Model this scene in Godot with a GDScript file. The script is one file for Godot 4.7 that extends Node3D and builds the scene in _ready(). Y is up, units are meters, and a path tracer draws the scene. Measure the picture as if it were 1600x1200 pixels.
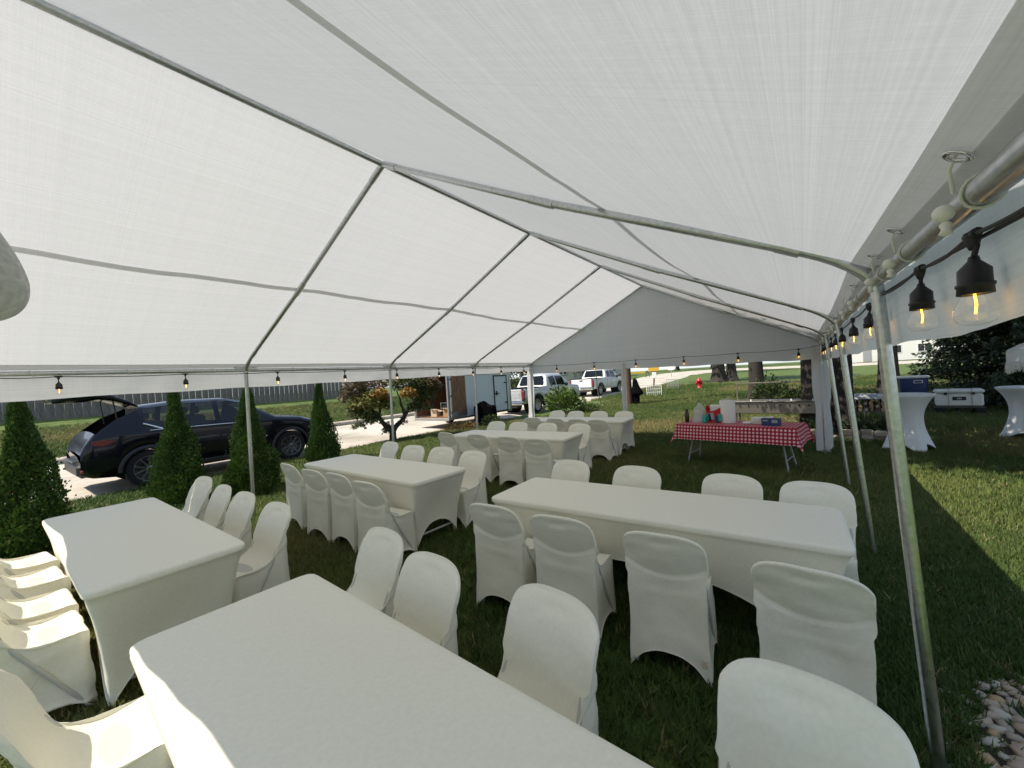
extends Node3D
# Wedding-style party tent set with covered tables and chairs beside a street.
var rng := RandomNumberGenerator.new()
var names := {}
var mats := {}
var fn := FastNoiseLite.new()

class MB:
	var st := SurfaceTool.new()
	func _init():
		st.begin(Mesh.PRIMITIVE_TRIANGLES)
		st.set_smooth_group(0)
	func col(c: Color):
		st.set_color(c)
	func tri(a: Vector3, b: Vector3, c: Vector3):
		st.add_vertex(a); st.add_vertex(b); st.add_vertex(c)
	func quad(a: Vector3, b: Vector3, c: Vector3, d: Vector3):
		tri(a, b, c); tri(a, c, d)
	func flat():
		st.set_smooth_group(-1)
	func soft():
		st.set_smooth_group(0)
	# rows of points; wrap joins the last column to the first
	func grid(rows: Array, wrap := false, skip = null):
		for i in rows.size() - 1:
			var p: PackedVector3Array = rows[i]
			var q: PackedVector3Array = rows[i + 1]
			var n := p.size()
			for j in (n if wrap else n - 1):
				if skip != null and skip.has(i * 1000 + j):
					continue
				var k := (j + 1) % n
				quad(p[j], p[k], q[k], q[j])
	func grid_uv(rows: Array, uvs: Array):
		for i in rows.size() - 1:
			var p: PackedVector3Array = rows[i]
			var q: PackedVector3Array = rows[i + 1]
			var pu: PackedVector2Array = uvs[i]
			var qu: PackedVector2Array = uvs[i + 1]
			for j in p.size() - 1:
				for t in [[p[j], pu[j]], [p[j + 1], pu[j + 1]], [q[j + 1], qu[j + 1]], [p[j], pu[j]], [q[j + 1], qu[j + 1]], [q[j], qu[j]]]:
					st.set_uv(t[1]); st.add_vertex(t[0])
	func fan(ring: PackedVector3Array, mid: Vector3, turn := false):
		for j in ring.size():
			var k := (j + 1) % ring.size()
			if turn: tri(mid, ring[k], ring[j])
			else: tri(mid, ring[j], ring[k])
	func tube(path: PackedVector3Array, r: float, sides := 10, r2 := -1.0, caps := true):
		var rows := []
		var t0 := (path[1] - path[0]).normalized()
		var up := Vector3.UP if absf(t0.y) < 0.9 else Vector3.RIGHT
		var a := t0.cross(up).normalized()
		for i in path.size():
			var t := (path[mini(i + 1, path.size() - 1)] - path[maxi(i - 1, 0)]).normalized()
			a = (a - t * a.dot(t)).normalized()
			var b := t.cross(a)
			var rr := r if r2 < 0 else lerpf(r, r2, float(i) / (path.size() - 1))
			var ring := PackedVector3Array()
			for k in sides:
				var w := TAU * k / sides
				ring.append(path[i] + (a * cos(w) + b * sin(w)) * rr)
			rows.append(ring)
		grid(rows, true)
		if caps:
			flat()
			fan(rows[0], path[0], false)
			fan(rows[-1], path[-1], true)
			soft()
	func lathe(prof: Array, n := 20, xf := Transform3D()):
		var rows := []
		for p in prof:
			var ring := PackedVector3Array()
			for k in n:
				var w := TAU * k / n
				ring.append(xf * Vector3(cos(w) * p.x, p.y, sin(w) * p.x))
			rows.append(ring)
		grid(rows, true)
	func box(c: Vector3, s: Vector3, bevel := 0.0, xf := Transform3D()):
		flat()
		var h := s * 0.5
		var e := minf(bevel, minf(h.x, minf(h.y, h.z)) * 0.9)
		if e <= 0.0:
			for ax in 3:
				for sg in [-1.0, 1.0]:
					var f := []
					for uv in [[-1, -1], [1, -1], [1, 1], [-1, 1]]:
						var v := Vector3.ZERO
						v[ax] = sg * h[ax]
						v[(ax + 1) % 3] = uv[0] * h[(ax + 1) % 3]
						v[(ax + 2) % 3] = uv[1] * h[(ax + 2) % 3]
						f.append(xf * (c + v))
					if sg > 0: quad(f[3], f[2], f[1], f[0])
					else: quad(f[0], f[1], f[2], f[3])
			soft()
			return
		# chamfered: each corner gives three points, one per axis face
		var pt := func(sx, sy, sz, ax):
			var v := Vector3(sx * h.x, sy * h.y, sz * h.z)
			for k in 3:
				if k != ax:
					v[k] -= signf(v[k]) * e
			return xf * (c + v)
		for ax in 3:
			for sg in [-1, 1]:
				var f := []
				for uv in [[-1, -1], [1, -1], [1, 1], [-1, 1]]:
					var g := [0, 0, 0]
					g[ax] = sg; g[(ax + 1) % 3] = uv[0]; g[(ax + 2) % 3] = uv[1]
					f.append(pt.call(g[0], g[1], g[2], ax))
				if sg > 0: quad(f[3], f[2], f[1], f[0])
				else: quad(f[0], f[1], f[2], f[3])
		for ax in 3:
			var b := (ax + 1) % 3
			var d := (ax + 2) % 3
			for sb in [-1, 1]:
				for sd in [-1, 1]:
					var g1 := [0, 0, 0]
					var g2 := [0, 0, 0]
					g1[ax] = -1; g2[ax] = 1
					g1[b] = sb; g2[b] = sb
					g1[d] = sd; g2[d] = sd
					var p1 = pt.call(g1[0], g1[1], g1[2], b)
					var p2 = pt.call(g2[0], g2[1], g2[2], b)
					var p3 = pt.call(g2[0], g2[1], g2[2], d)
					var p4 = pt.call(g1[0], g1[1], g1[2], d)
					if sb * sd > 0: quad(p1, p2, p3, p4)
					else: quad(p4, p3, p2, p1)
		for sx in [-1, 1]:
			for sy in [-1, 1]:
				for sz in [-1, 1]:
					var a = pt.call(sx, sy, sz, 0)
					var b2 = pt.call(sx, sy, sz, 1)
					var d2 = pt.call(sx, sy, sz, 2)
					if sx * sy * sz > 0: tri(d2, b2, a)
					else: tri(a, b2, d2)
		soft()
	func bar(a: Vector3, b: Vector3, w: float, d: float, bevel := 0.0):
		var y := (b - a).normalized()
		var x := y.cross(Vector3.FORWARD if absf(y.z) < 0.9 else Vector3.UP).normalized()
		var xf := Transform3D(Basis(x, y, x.cross(y)), (a + b) * 0.5)
		box(Vector3.ZERO, Vector3(w, a.distance_to(b), d), bevel, xf)
	# polygon in the xy plane, pushed along z from z0 to z1
	func prism(poly: PackedVector2Array, z0: float, z1: float, xf := Transform3D()):
		flat()
		var p := poly.duplicate()
		if not Geometry2D.is_polygon_clockwise(p):
			p.reverse()
		var t := Geometry2D.triangulate_polygon(p)
		for i in range(0, t.size(), 3):
			var f := []
			for k in 3:
				f.append(p[t[i + k]])
			if (f[1] - f[0]).cross(f[2] - f[0]) > 0:
				f.reverse()
			tri(xf * Vector3(f[0].x, f[0].y, z1), xf * Vector3(f[1].x, f[1].y, z1), xf * Vector3(f[2].x, f[2].y, z1))
			tri(xf * Vector3(f[2].x, f[2].y, z0), xf * Vector3(f[1].x, f[1].y, z0), xf * Vector3(f[0].x, f[0].y, z0))
		for i in p.size():
			var a := p[i]
			var b := p[(i + 1) % p.size()]
			quad(xf * Vector3(a.x, a.y, z0), xf * Vector3(b.x, b.y, z0), xf * Vector3(b.x, b.y, z1), xf * Vector3(a.x, a.y, z1))
		soft()
	func mesh() -> ArrayMesh:
		st.generate_normals()
		return st.commit()

# a heap of small leaf faces with colours and own normals
class Leaves:
	var v := PackedVector3Array()
	var n := PackedVector3Array()
	var c := PackedColorArray()
	func leaf(p: Vector3, along: Vector3, side: Vector3, col: Color, bend := 0.0):
		var nn := side.cross(along).normalized()
		var a := p
		var b := p + along * 0.5 + side * 0.5 + nn * bend
		var d := p + along * 0.5 - side * 0.5 + nn * bend
		var e := p + along
		for q in [a, b, e, a, e, d]:
			v.append(q); n.append(-nn); c.append(col)
	func mesh() -> ArrayMesh:
		var arr := []
		arr.resize(Mesh.ARRAY_MAX)
		arr[Mesh.ARRAY_VERTEX] = v; arr[Mesh.ARRAY_NORMAL] = n; arr[Mesh.ARRAY_COLOR] = c
		var m := ArrayMesh.new()
		m.add_surface_from_arrays(Mesh.PRIMITIVE_TRIANGLES, arr)
		return m

func numbered(parent: Node, base: String) -> String:
	var key := str(parent.get_instance_id()) + base
	var k: int = names.get(key, 0)
	names[key] = k + 1
	return base if k == 0 else "%s_%03d" % [base, k]

func obj(called: String, mesh: Mesh, m: Material, parent: Node = self) -> MeshInstance3D:
	var o := MeshInstance3D.new()
	o.name = numbered(parent, called)
	o.mesh = mesh
	for i in mesh.get_surface_count():
		o.set_surface_override_material(i, m)
	parent.add_child(o, true)
	return o

func part(called: String, b: MB, m: Material, parent: Node = self) -> MeshInstance3D:
	return obj(called, b.mesh(), m, parent)

func tag(o: Node, label: String, category: String, group := "") -> Node:
	o.set_meta("label", label)
	o.set_meta("category", category)
	if group != "":
		o.set_meta("group", group)
	return o

func thing(called: String, label: String, category: String, at := Vector3.ZERO, turn := 0.0, group := "") -> Node3D:
	var o := Node3D.new()
	o.name = numbered(self, called)
	add_child(o, true)
	o.position = at
	o.rotation.y = turn
	tag(o, label, category, group)
	return o

func copy(src: Node3D, called: String, label: String, at: Vector3, turn := 0.0) -> Node3D:
	var o: Node3D = src.duplicate()
	o.name = numbered(self, called)
	add_child(o, true)
	o.position = at
	o.rotation.y = turn
	o.set_meta("label", label)
	return o

func struct(o: Node) -> Node:
	o.set_meta("kind", "structure")
	return o

func stuff(o: Node) -> Node:
	o.set_meta("kind", "stuff")
	return o

func lin(r: float, g: float, b: float) -> Color:
	return Color(r, g, b).linear_to_srgb()

func mat(key: String, c: Color, rough := 0.8, metal := 0.0) -> StandardMaterial3D:
	var m := StandardMaterial3D.new()
	m.resource_name = key
	m.albedo_color = c
	m.roughness = rough
	m.metallic = metal
	mats[key] = m
	return m

func tri_tex(m: StandardMaterial3D, t: Texture2D, per_m: float, world := false, stretch := Vector3.ONE):
	m.albedo_texture = t
	m.uv1_triplanar = true
	m.uv1_world_triplanar = world
	m.uv1_scale = stretch * per_m
	m.uv1_triplanar_sharpness = 4.0

func noise_tex(size: int, freq: float, stops: Array, sd := 1, type := FastNoiseLite.TYPE_SIMPLEX_SMOOTH, oct := 4, bump := 0.0) -> NoiseTexture2D:
	var nz := FastNoiseLite.new()
	nz.seed = sd
	nz.noise_type = type
	nz.frequency = freq
	nz.fractal_octaves = oct
	var t := NoiseTexture2D.new()
	t.width = size; t.height = size
	t.seamless = true
	t.noise = nz
	if bump > 0.0:
		t.as_normal_map = true
		t.bump_strength = bump
	elif stops.size():
		var g := Gradient.new()
		var off := PackedFloat32Array()
		var cs := PackedColorArray()
		for s in stops:
			off.append(s[0]); cs.append(s[1])
		g.offsets = off; g.colors = cs
		t.color_ramp = g
	return t

# woven cloth: threads both ways, thicker and thinner, in tone round 1
func weave_image(size: int, depth: float, sd: int) -> Image:
	var r := RandomNumberGenerator.new()
	r.seed = sd
	var a := PackedFloat32Array()
	var b := PackedFloat32Array()
	var s := 0.0
	var s2 := 0.0
	for i in size:
		s = s * 0.72 + r.randf_range(-1, 1) * 0.5
		s2 = s2 * 0.72 + r.randf_range(-1, 1) * 0.5
		a.append(s + r.randf_range(-0.7, 0.7))
		b.append(s2 + r.randf_range(-0.7, 0.7))
	var nz := FastNoiseLite.new()
	nz.seed = sd
	nz.frequency = 0.02
	var im := Image.create(size, size, false, Image.FORMAT_RGB8)
	for y in size:
		for x in size:
			var n := nz.get_noise_2d(x * 0.5, y * 4.0) * 0.7 + nz.get_noise_2d(x * 4.0 + 900, y * 0.5) * 0.7
			var v := 0.94 + depth * (a[x] * 0.6 + b[y] + n)
			v = clampf(v, 0, 1)
			im.set_pixel(x, y, Color(v, v, v))
	return im

func ss(a: float, b: float, x: float) -> float:
	var t := clampf((x - a) / (b - a), 0, 1)
	return t * t * (3 - 2 * t)

func terr(x: float, z: float) -> float:
	var y := -0.01 * (clampf(x, -17.5, 6) + 4)
	y += 1.2 * pow(clampf((-17.6 - x) / 9.5, 0, 1), 0.9) * (1.0 - ss(-34, -50, z))
	y += 0.016 * clampf(-16 - z, 0, 110)
	return y

func at(x: float, z: float, up := 0.0) -> Vector3:
	return Vector3(x, terr(x, z) + up, z)

# ---------------------------------------------------------------- materials
func make_materials():
	var weave := ImageTexture.create_from_image(weave_image(1024, 0.02, 5))
	var m := mat("tent_cloth", lin(0.805, 0.812, 0.818), 0.75)
	m.albedo_texture = weave
	m.backlight_enabled = true
	m.backlight = Color(0.87, 0.87, 0.87)
	m.normal_enabled = true
	m.normal_texture = noise_tex(512, 0.02, [], 9, FastNoiseLite.TYPE_SIMPLEX_SMOOTH, 5, 5.0)
	m.normal_scale = 0.35
	m.uv1_scale = Vector3(1.5, 1.5, 1)
	m = mat("seam_cloth", lin(0.82, 0.822, 0.815), 0.75)
	m.albedo_texture = weave
	m.backlight_enabled = true
	m.backlight = Color(0.86, 0.86, 0.86)
	m = mat("spandex", lin(0.89, 0.865, 0.74), 0.58)
	tri_tex(m, noise_tex(256, 0.05, [[0.0, Color(0.965, 0.965, 0.96)], [1.0, Color(1, 1, 1)]], 21), 3.0)
	m.normal_enabled = true
	m.normal_texture = noise_tex(512, 0.008, [], 14, FastNoiseLite.TYPE_SIMPLEX_SMOOTH, 3, 6.0)
	m.normal_scale = 0.09
	m.rim_enabled = true
	m.rim = 0.2
	m.backlight_enabled = true
	m.backlight = Color(0.5, 0.5, 0.47)
	m = mat("spandex_grey", lin(0.7, 0.72, 0.72), 0.65)
	m.rim_enabled = true
	m.rim = 0.2
	mat("chair_frame", lin(0.42, 0.42, 0.40), 0.5, 0.0)
	mat("tube_sleeve", lin(0.5, 0.5, 0.46), 0.6)
	mat("chair_shell", lin(0.7, 0.69, 0.63), 0.5)
	m = mat("galvanised", lin(0.62, 0.64, 0.64), 0.36, 1.0)
	tri_tex(m, noise_tex(256, 0.03, [[0.0, Color(0.86, 0.87, 0.87)], [0.5, Color(0.95, 0.95, 0.95)], [1.0, Color(1, 1, 1)]], 31), 3.0)
	m.roughness_texture = noise_tex(256, 0.02, [[0.0, Color(0.7, 0.7, 0.7)], [1.0, Color(1, 1, 1)]], 32)
	mat("black_plastic", lin(0.008, 0.008, 0.009), 0.45)
	mat("black_cord", lin(0.012, 0.012, 0.013), 0.6)
	mat("white_plastic", lin(0.72, 0.71, 0.66), 0.4)
	m = mat("bulb_glass", Color(1, 1, 1, 0.03), 0.01)
	m.transparency = BaseMaterial3D.TRANSPARENCY_ALPHA
	m = mat("frosted_glass", lin(0.9, 0.9, 0.89), 0.35)
	tri_tex(m, noise_tex(256, 0.04, [[0.0, Color(0.8, 0.8, 0.8)], [1.0, Color(1, 1, 1)]], 77), 9.0)
	m.backlight_enabled = true
	m.backlight = Color(1, 1, 1)
	m = mat("filament", Color(1.0, 0.8, 0.3), 0.5)
	m.emission_enabled = true
	m.emission = Color(1.0, 0.7, 0.22)
	m.emission_energy_multiplier = 4.0
	# ground
	m = mat("lawn", lin(0.5, 0.5, 0.5), 0.95)
	tri_tex(m, noise_tex(1024, 0.012, [[0.0, lin(0.06, 0.102, 0.018)], [0.45, lin(0.10, 0.16, 0.028)], [0.7, lin(0.145, 0.185, 0.042)], [1.0, lin(0.22, 0.21, 0.085)]], 41, FastNoiseLite.TYPE_SIMPLEX_SMOOTH, 6), 0.11, true)
	m.albedo_color = Color.WHITE
	m.detail_enabled = true
	m.detail_blend_mode = BaseMaterial3D.BLEND_MODE_MUL
	m.detail_albedo = noise_tex(1024, 0.05, [[0.0, Color(0.45, 0.5, 0.4)], [0.5, Color(0.85, 0.88, 0.8)], [1.0, Color(1, 1, 1)]], 42, FastNoiseLite.TYPE_SIMPLEX_SMOOTH, 5)
	m.uv2_triplanar = true
	m.uv2_world_triplanar = true
	m.detail_uv_layer = BaseMaterial3D.DETAIL_UV_2
	m.uv2_scale = Vector3(0.9, 0.9, 0.9)
	m = mat("grass", Color.WHITE, 0.7)
	m.vertex_color_use_as_albedo = true
	m.backlight_enabled = true
	m.backlight = Color(0.6, 0.6, 0.5)
	m = mat("leaf", Color.WHITE, 0.55)
	m.vertex_color_use_as_albedo = true
	m.backlight_enabled = true
	m.backlight = Color(0.65, 0.65, 0.5)
	m = mat("street", Color.WHITE, 0.92)
	tri_tex(m, street_tex(), 0.28, true)
	m.heightmap_enabled = false
	m.detail_enabled = true
	m.detail_blend_mode = BaseMaterial3D.BLEND_MODE_MUL
	m.detail_albedo = noise_tex(512, 0.006, [[0.0, Color(0.78, 0.76, 0.72)], [0.5, Color(0.95, 0.94, 0.92)], [1.0, Color(1, 1, 1)]], 51, FastNoiseLite.TYPE_SIMPLEX_SMOOTH, 5)
	m.uv2_triplanar = true
	m.uv2_world_triplanar = true
	m.detail_uv_layer = BaseMaterial3D.DETAIL_UV_2
	m.uv2_scale = Vector3(0.1, 0.1, 0.1)
	m = mat("kerb", Color.WHITE, 0.9)
	tri_tex(m, noise_tex(256, 0.03, [[0.0, lin(0.30, 0.25, 0.19)], [1.0, lin(0.46, 0.41, 0.34)]], 61), 0.6, true)
	m = mat("fence_wood", Color.WHITE, 0.9)
	tri_tex(m, noise_tex(512, 0.02, [[0.0, lin(0.08, 0.075, 0.068)], [0.6, lin(0.17, 0.162, 0.148)], [1.0, lin(0.30, 0.285, 0.26)]], 63), 0.7, true, Vector3(4, 0.35, 4))
	m = mat("bark", Color.WHITE, 0.95)
	tri_tex(m, noise_tex(512, 0.02, [[0.0, lin(0.026, 0.022, 0.018)], [0.5, lin(0.042, 0.036, 0.03)], [1.0, lin(0.085, 0.073, 0.06)]], 65), 1.6, false, Vector3(2.5, 0.5, 2.5))
	m.heightmap_enabled = true
	m.heightmap_texture = noise_tex(512, 0.02, [[0.0, Color.BLACK], [1.0, Color.WHITE]], 66)
	m.heightmap_scale = 2.0
	m = mat("pole_wood", Color.WHITE, 0.9)
	tri_tex(m, noise_tex(512, 0.02, [[0.0, lin(0.06, 0.035, 0.022)], [1.0, lin(0.2, 0.12, 0.08)]], 67), 0.8, false, Vector3(4, 0.3, 4))
	m = mat("plywood", Color.WHITE, 0.6)
	tri_tex(m, noise_tex(512, 0.015, [[0.0, lin(0.10, 0.048, 0.022)], [0.5, lin(0.20, 0.10, 0.05)], [1.0, lin(0.33, 0.18, 0.09)]], 69), 0.7, false, Vector3(3, 0.4, 3))
	m = mat("stone", Color.WHITE, 0.85)
	tri_tex(m, noise_tex(256, 0.04, [[0.0, lin(0.24, 0.19, 0.14)], [1.0, lin(0.46, 0.39, 0.31)]], 71), 4.0)
	m = mat("stone_pink", Color.WHITE, 0.85)
	tri_tex(m, noise_tex(256, 0.04, [[0.0, lin(0.29, 0.21, 0.145)], [1.0, lin(0.5, 0.4, 0.3)]], 72), 4.0)
	m = mat("stone_pale", Color.WHITE, 0.85)
	tri_tex(m, noise_tex(256, 0.04, [[0.0, lin(0.33, 0.29, 0.23)], [1.0, lin(0.55, 0.5, 0.42)]], 73), 4.0)
	m = mat("stone_ochre", Color.WHITE, 0.85)
	tri_tex(m, noise_tex(256, 0.04, [[0.0, lin(0.36, 0.22, 0.1)], [1.0, lin(0.5, 0.38, 0.24)]], 74), 4.0)
	m = mat("gingham", Color.WHITE, 0.75)
	var im := Image.create(128, 128, false, Image.FORMAT_RGB8)
	for y in 128:
		for x in 128:
			var h := int(x >= 64) + int(y >= 64)
			var w := 0.96 + 0.04 * float((x + y) % 3) * 0.5
			im.set_pixel(x, y, Color([0.88, 0.70, 0.47][h] * w, [0.76, 0.16, 0.03][h] * w, [0.78, 0.25, 0.10][h] * w))
	tri_tex(m, ImageTexture.create_from_image(im), 1.0 / 0.055)
	m = mat("car_paint", lin(0.003, 0.004, 0.010), 0.25)
	m.metallic_specular = 0.3
	m.clearcoat_enabled = true
	m.clearcoat = 0.45
	m.clearcoat_roughness = 0.04
	mat("tyre", lin(0.012, 0.012, 0.013), 0.9)
	mat("rim_metal", lin(0.22, 0.22, 0.23), 0.3, 0.9)
	mat("rim_bright", lin(0.5, 0.5, 0.5), 0.3, 0.9)
	mat("chrome", lin(0.75, 0.75, 0.76), 0.12, 1.0)
	m = mat("car_glass", Color(0.02, 0.03, 0.035, 0.45), 0.03)
	m.transparency = BaseMaterial3D.TRANSPARENCY_ALPHA
	m = mat("dark_glass", lin(0.006, 0.008, 0.01), 0.05)
	m = mat("tail_red", lin(0.18, 0.004, 0.006), 0.2)
	m.clearcoat_enabled = true
	mat("interior", lin(0.01, 0.01, 0.012), 0.85)
	m = mat("truck_silver", lin(0.55, 0.56, 0.57), 0.32, 0.25)
	m.clearcoat_enabled = true
	m = mat("truck_white", lin(0.72, 0.73, 0.73), 0.3)
	m.clearcoat_enabled = true
	m = mat("trailer_skin", lin(0.6, 0.66, 0.66), 0.4)
	mat("trailer_trim", lin(0.5, 0.5, 0.5), 0.35, 0.9)
	mat("steel", lin(0.3, 0.275, 0.24), 0.45, 0.85)
	mat("steel_dark", lin(0.1, 0.1, 0.1), 0.5, 0.6)
	mat("cardboard", lin(0.42, 0.27, 0.14), 0.85)
	mat("cardboard_pale", lin(0.62, 0.5, 0.36), 0.85)
	m = mat("black_cloth", lin(0.005, 0.005, 0.006), 1.0)
	m.metallic_specular = 0.15
	mat("red_paint", lin(0.5, 0.012, 0.015), 0.4)
	mat("yellow_paint", lin(0.6, 0.38, 0.03), 0.6)
	mat("white_paint", lin(0.75, 0.75, 0.73), 0.5)
	mat("grey_paint", lin(0.3, 0.31, 0.32), 0.6)
	mat("blue_plastic", lin(0.012, 0.03, 0.11), 0.45)
	mat("teal", lin(0.03, 0.3, 0.27), 0.4)
	mat("brown_glass", lin(0.03, 0.01, 0.008), 0.2)
	mat("paper_white", lin(0.75, 0.74, 0.72), 0.85)
	mat("rope", lin(0.6, 0.56, 0.3), 0.8)
	m = mat("clear_plastic", Color(0.85, 0.86, 0.87, 0.35), 0.4)
	m.transparency = BaseMaterial3D.TRANSPARENCY_ALPHA
	m = mat("fringe", lin(0.85, 0.85, 0.84), 0.8)
	m.backlight_enabled = true
	m.backlight = Color(0.6, 0.6, 0.6)
	mat("mulch", lin(0.035, 0.025, 0.018), 0.95)
	m = mat("siding", Color.WHITE, 0.7)
	m.albedo_color = lin(0.72, 0.72, 0.7)
	mat("siding_green", lin(0.2, 0.23, 0.22), 0.8)
	mat("roof_grey", lin(0.12, 0.12, 0.13), 0.9)

func street_tex() -> ImageTexture:
	# pale worn concrete with darker pitted marks and hairline cracks
	var s := 1024
	var im := Image.create(s, s, false, Image.FORMAT_RGB8)
	var a := FastNoiseLite.new()
	a.seed = 3; a.frequency = 0.05; a.fractal_octaves = 4
	var c := FastNoiseLite.new()
	c.seed = 8; c.noise_type = FastNoiseLite.TYPE_CELLULAR; c.frequency = 0.022
	c.cellular_return_type = FastNoiseLite.RETURN_DISTANCE2_SUB
	var d := FastNoiseLite.new()
	d.seed = 13; d.frequency = 0.008; d.fractal_octaves = 3
	for y in s:
		for x in s:
			var u := TAU * x / s
			var w := TAU * y / s
			var n := a.get_noise_2d(x, y)
			var k := c.get_noise_2d(x + 14 * n, y * 2.2 + 14 * n)
			var big := d.get_noise_2d(x, y)
			var v := 0.56 + 0.09 * n + 0.07 * big
			if k < -0.93 + 0.1 * big:
				v *= 0.6
			var tone := Color(v * 1.02, v * 0.945, v * 0.84)
			im.set_pixel(x, y, Color(clampf(tone.r, 0, 1), clampf(tone.g, 0, 1), clampf(tone.b, 0, 1)).linear_to_srgb())
	return ImageTexture.create_from_image(im)

# ---------------------------------------------------------------- the setting
const ROAD_NEAR := [[-10.35, 12], [-10.4, 0], [-10.45, -9], [-10.7, -16], [-10.8, -31], [-11.2, -40], [-12, -50], [-12.6, -60], [-11.5, -68], [-7, -73], [5, -68], [30, -56], [60, -45]]
const ROAD_FAR := [[-17.5, 12], [-17.5, 0], [-17.45, -9], [-17.4, -16], [-17.4, -31], [-17.8, -40], [-19, -52], [-21, -64], [-21, -76], [-14, -86], [6, -80], [32, -65], [64, -54]]

func road_spline(p: Array) -> Curve3D:
	var c := Curve3D.new()
	for i in p.size():
		var a: Array = p[maxi(i - 1, 0)]
		var b: Array = p[mini(i + 1, p.size() - 1)]
		var t := Vector3(b[0] - a[0], 0, b[1] - a[1]) / 6.0
		c.add_point(Vector3(p[i][0], 0, p[i][1]), -t, t)
	return c

func build_ground():
	var xs := [-400.0, -200, -120, -80, -60, -48, -40]
	var x := -34.0
	while x < 16: xs.append(x); x += 0.8 if x < -18.4 or x > 6 else 0.4
	xs.append_array([18.0, 24, 32, 42, 60, 90, 140, 250, 400])
	var zs := [60.0, 40, 24, 16]
	var z := 12.0
	while z > -40: zs.append(z); z -= 0.6
	zs.append_array([-42.0, -46, -50, -56, -62, -70, -80, -92, -106, -126, -160, -240, -400])
	var b := MB.new()
	var rows := []
	for zz in zs:
		var r := PackedVector3Array()
		for xx in xs:
			var y := terr(xx, zz)
			if xx > -17.4 and xx < -10.6 and zz > -62:
				y -= 0.05
			r.append(Vector3(xx, y + fn.get_noise_2d(xx * 20, zz * 20) * 0.012, zz))
		rows.append(r)
	b.grid(rows)
	struct(part("ground", b, mats.lawn))
	# street
	var cn := road_spline(ROAD_NEAR)
	var cf := road_spline(ROAD_FAR)
	rows = []
	var n := 220
	for i in n + 1:
		var p := cn.sample_baked(cn.get_baked_length() * i / n)
		var q := cf.sample_baked(cf.get_baked_length() * i / n)
		var r := PackedVector3Array()
		for k in 13:
			var v := p.lerp(q, k / 12.0)
			var up := 0.008 if k > 0 and k < 12 else -0.05
			if p.z < -62: up += 0.06
			var w := 0.0
			if k == 0: w = fn.get_noise_2d(v.x * 3, v.z * 90) * 0.12
			r.append(Vector3(v.x + w, terr(clampf(v.x, -17.4, 60), v.z) + up, v.z))
		rows.append(r)
	b = MB.new()
	b.grid(rows)
	struct(part("street", b, mats.street))
	# rolled kerb along the far side, in lengths with joints
	var kerb := thing("kerb", "tan concrete kerb along the far side of the street", "kerb")
	var L := cf.get_baked_length()
	var s := 3.0
	while s < 62:
		b = MB.new()
		rows = []
		for e in [s, s + 0.8, s + 1.6, s + 2.38]:
			var p2 := cf.sample_baked(e)
			var t2 := (cf.sample_baked(e + 0.1) - p2).normalized()
			var out := t2.cross(Vector3.UP)
			if out.x > 0: out = -out
			var r := PackedVector3Array()
			var y0 := terr(-17.4, p2.z)
			for k in [[-0.03, -0.05], [-0.02, 0.09], [0.03, 0.125], [0.42, 0.135], [0.46, 0.06]]:
				r.append(Vector3(p2.x, y0 + k[1], p2.z) + out * k[0])
			rows.append(r)
		b.grid(rows)
		part("kerbstone", b, mats.kerb, kerb)
		s += 2.4

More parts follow.
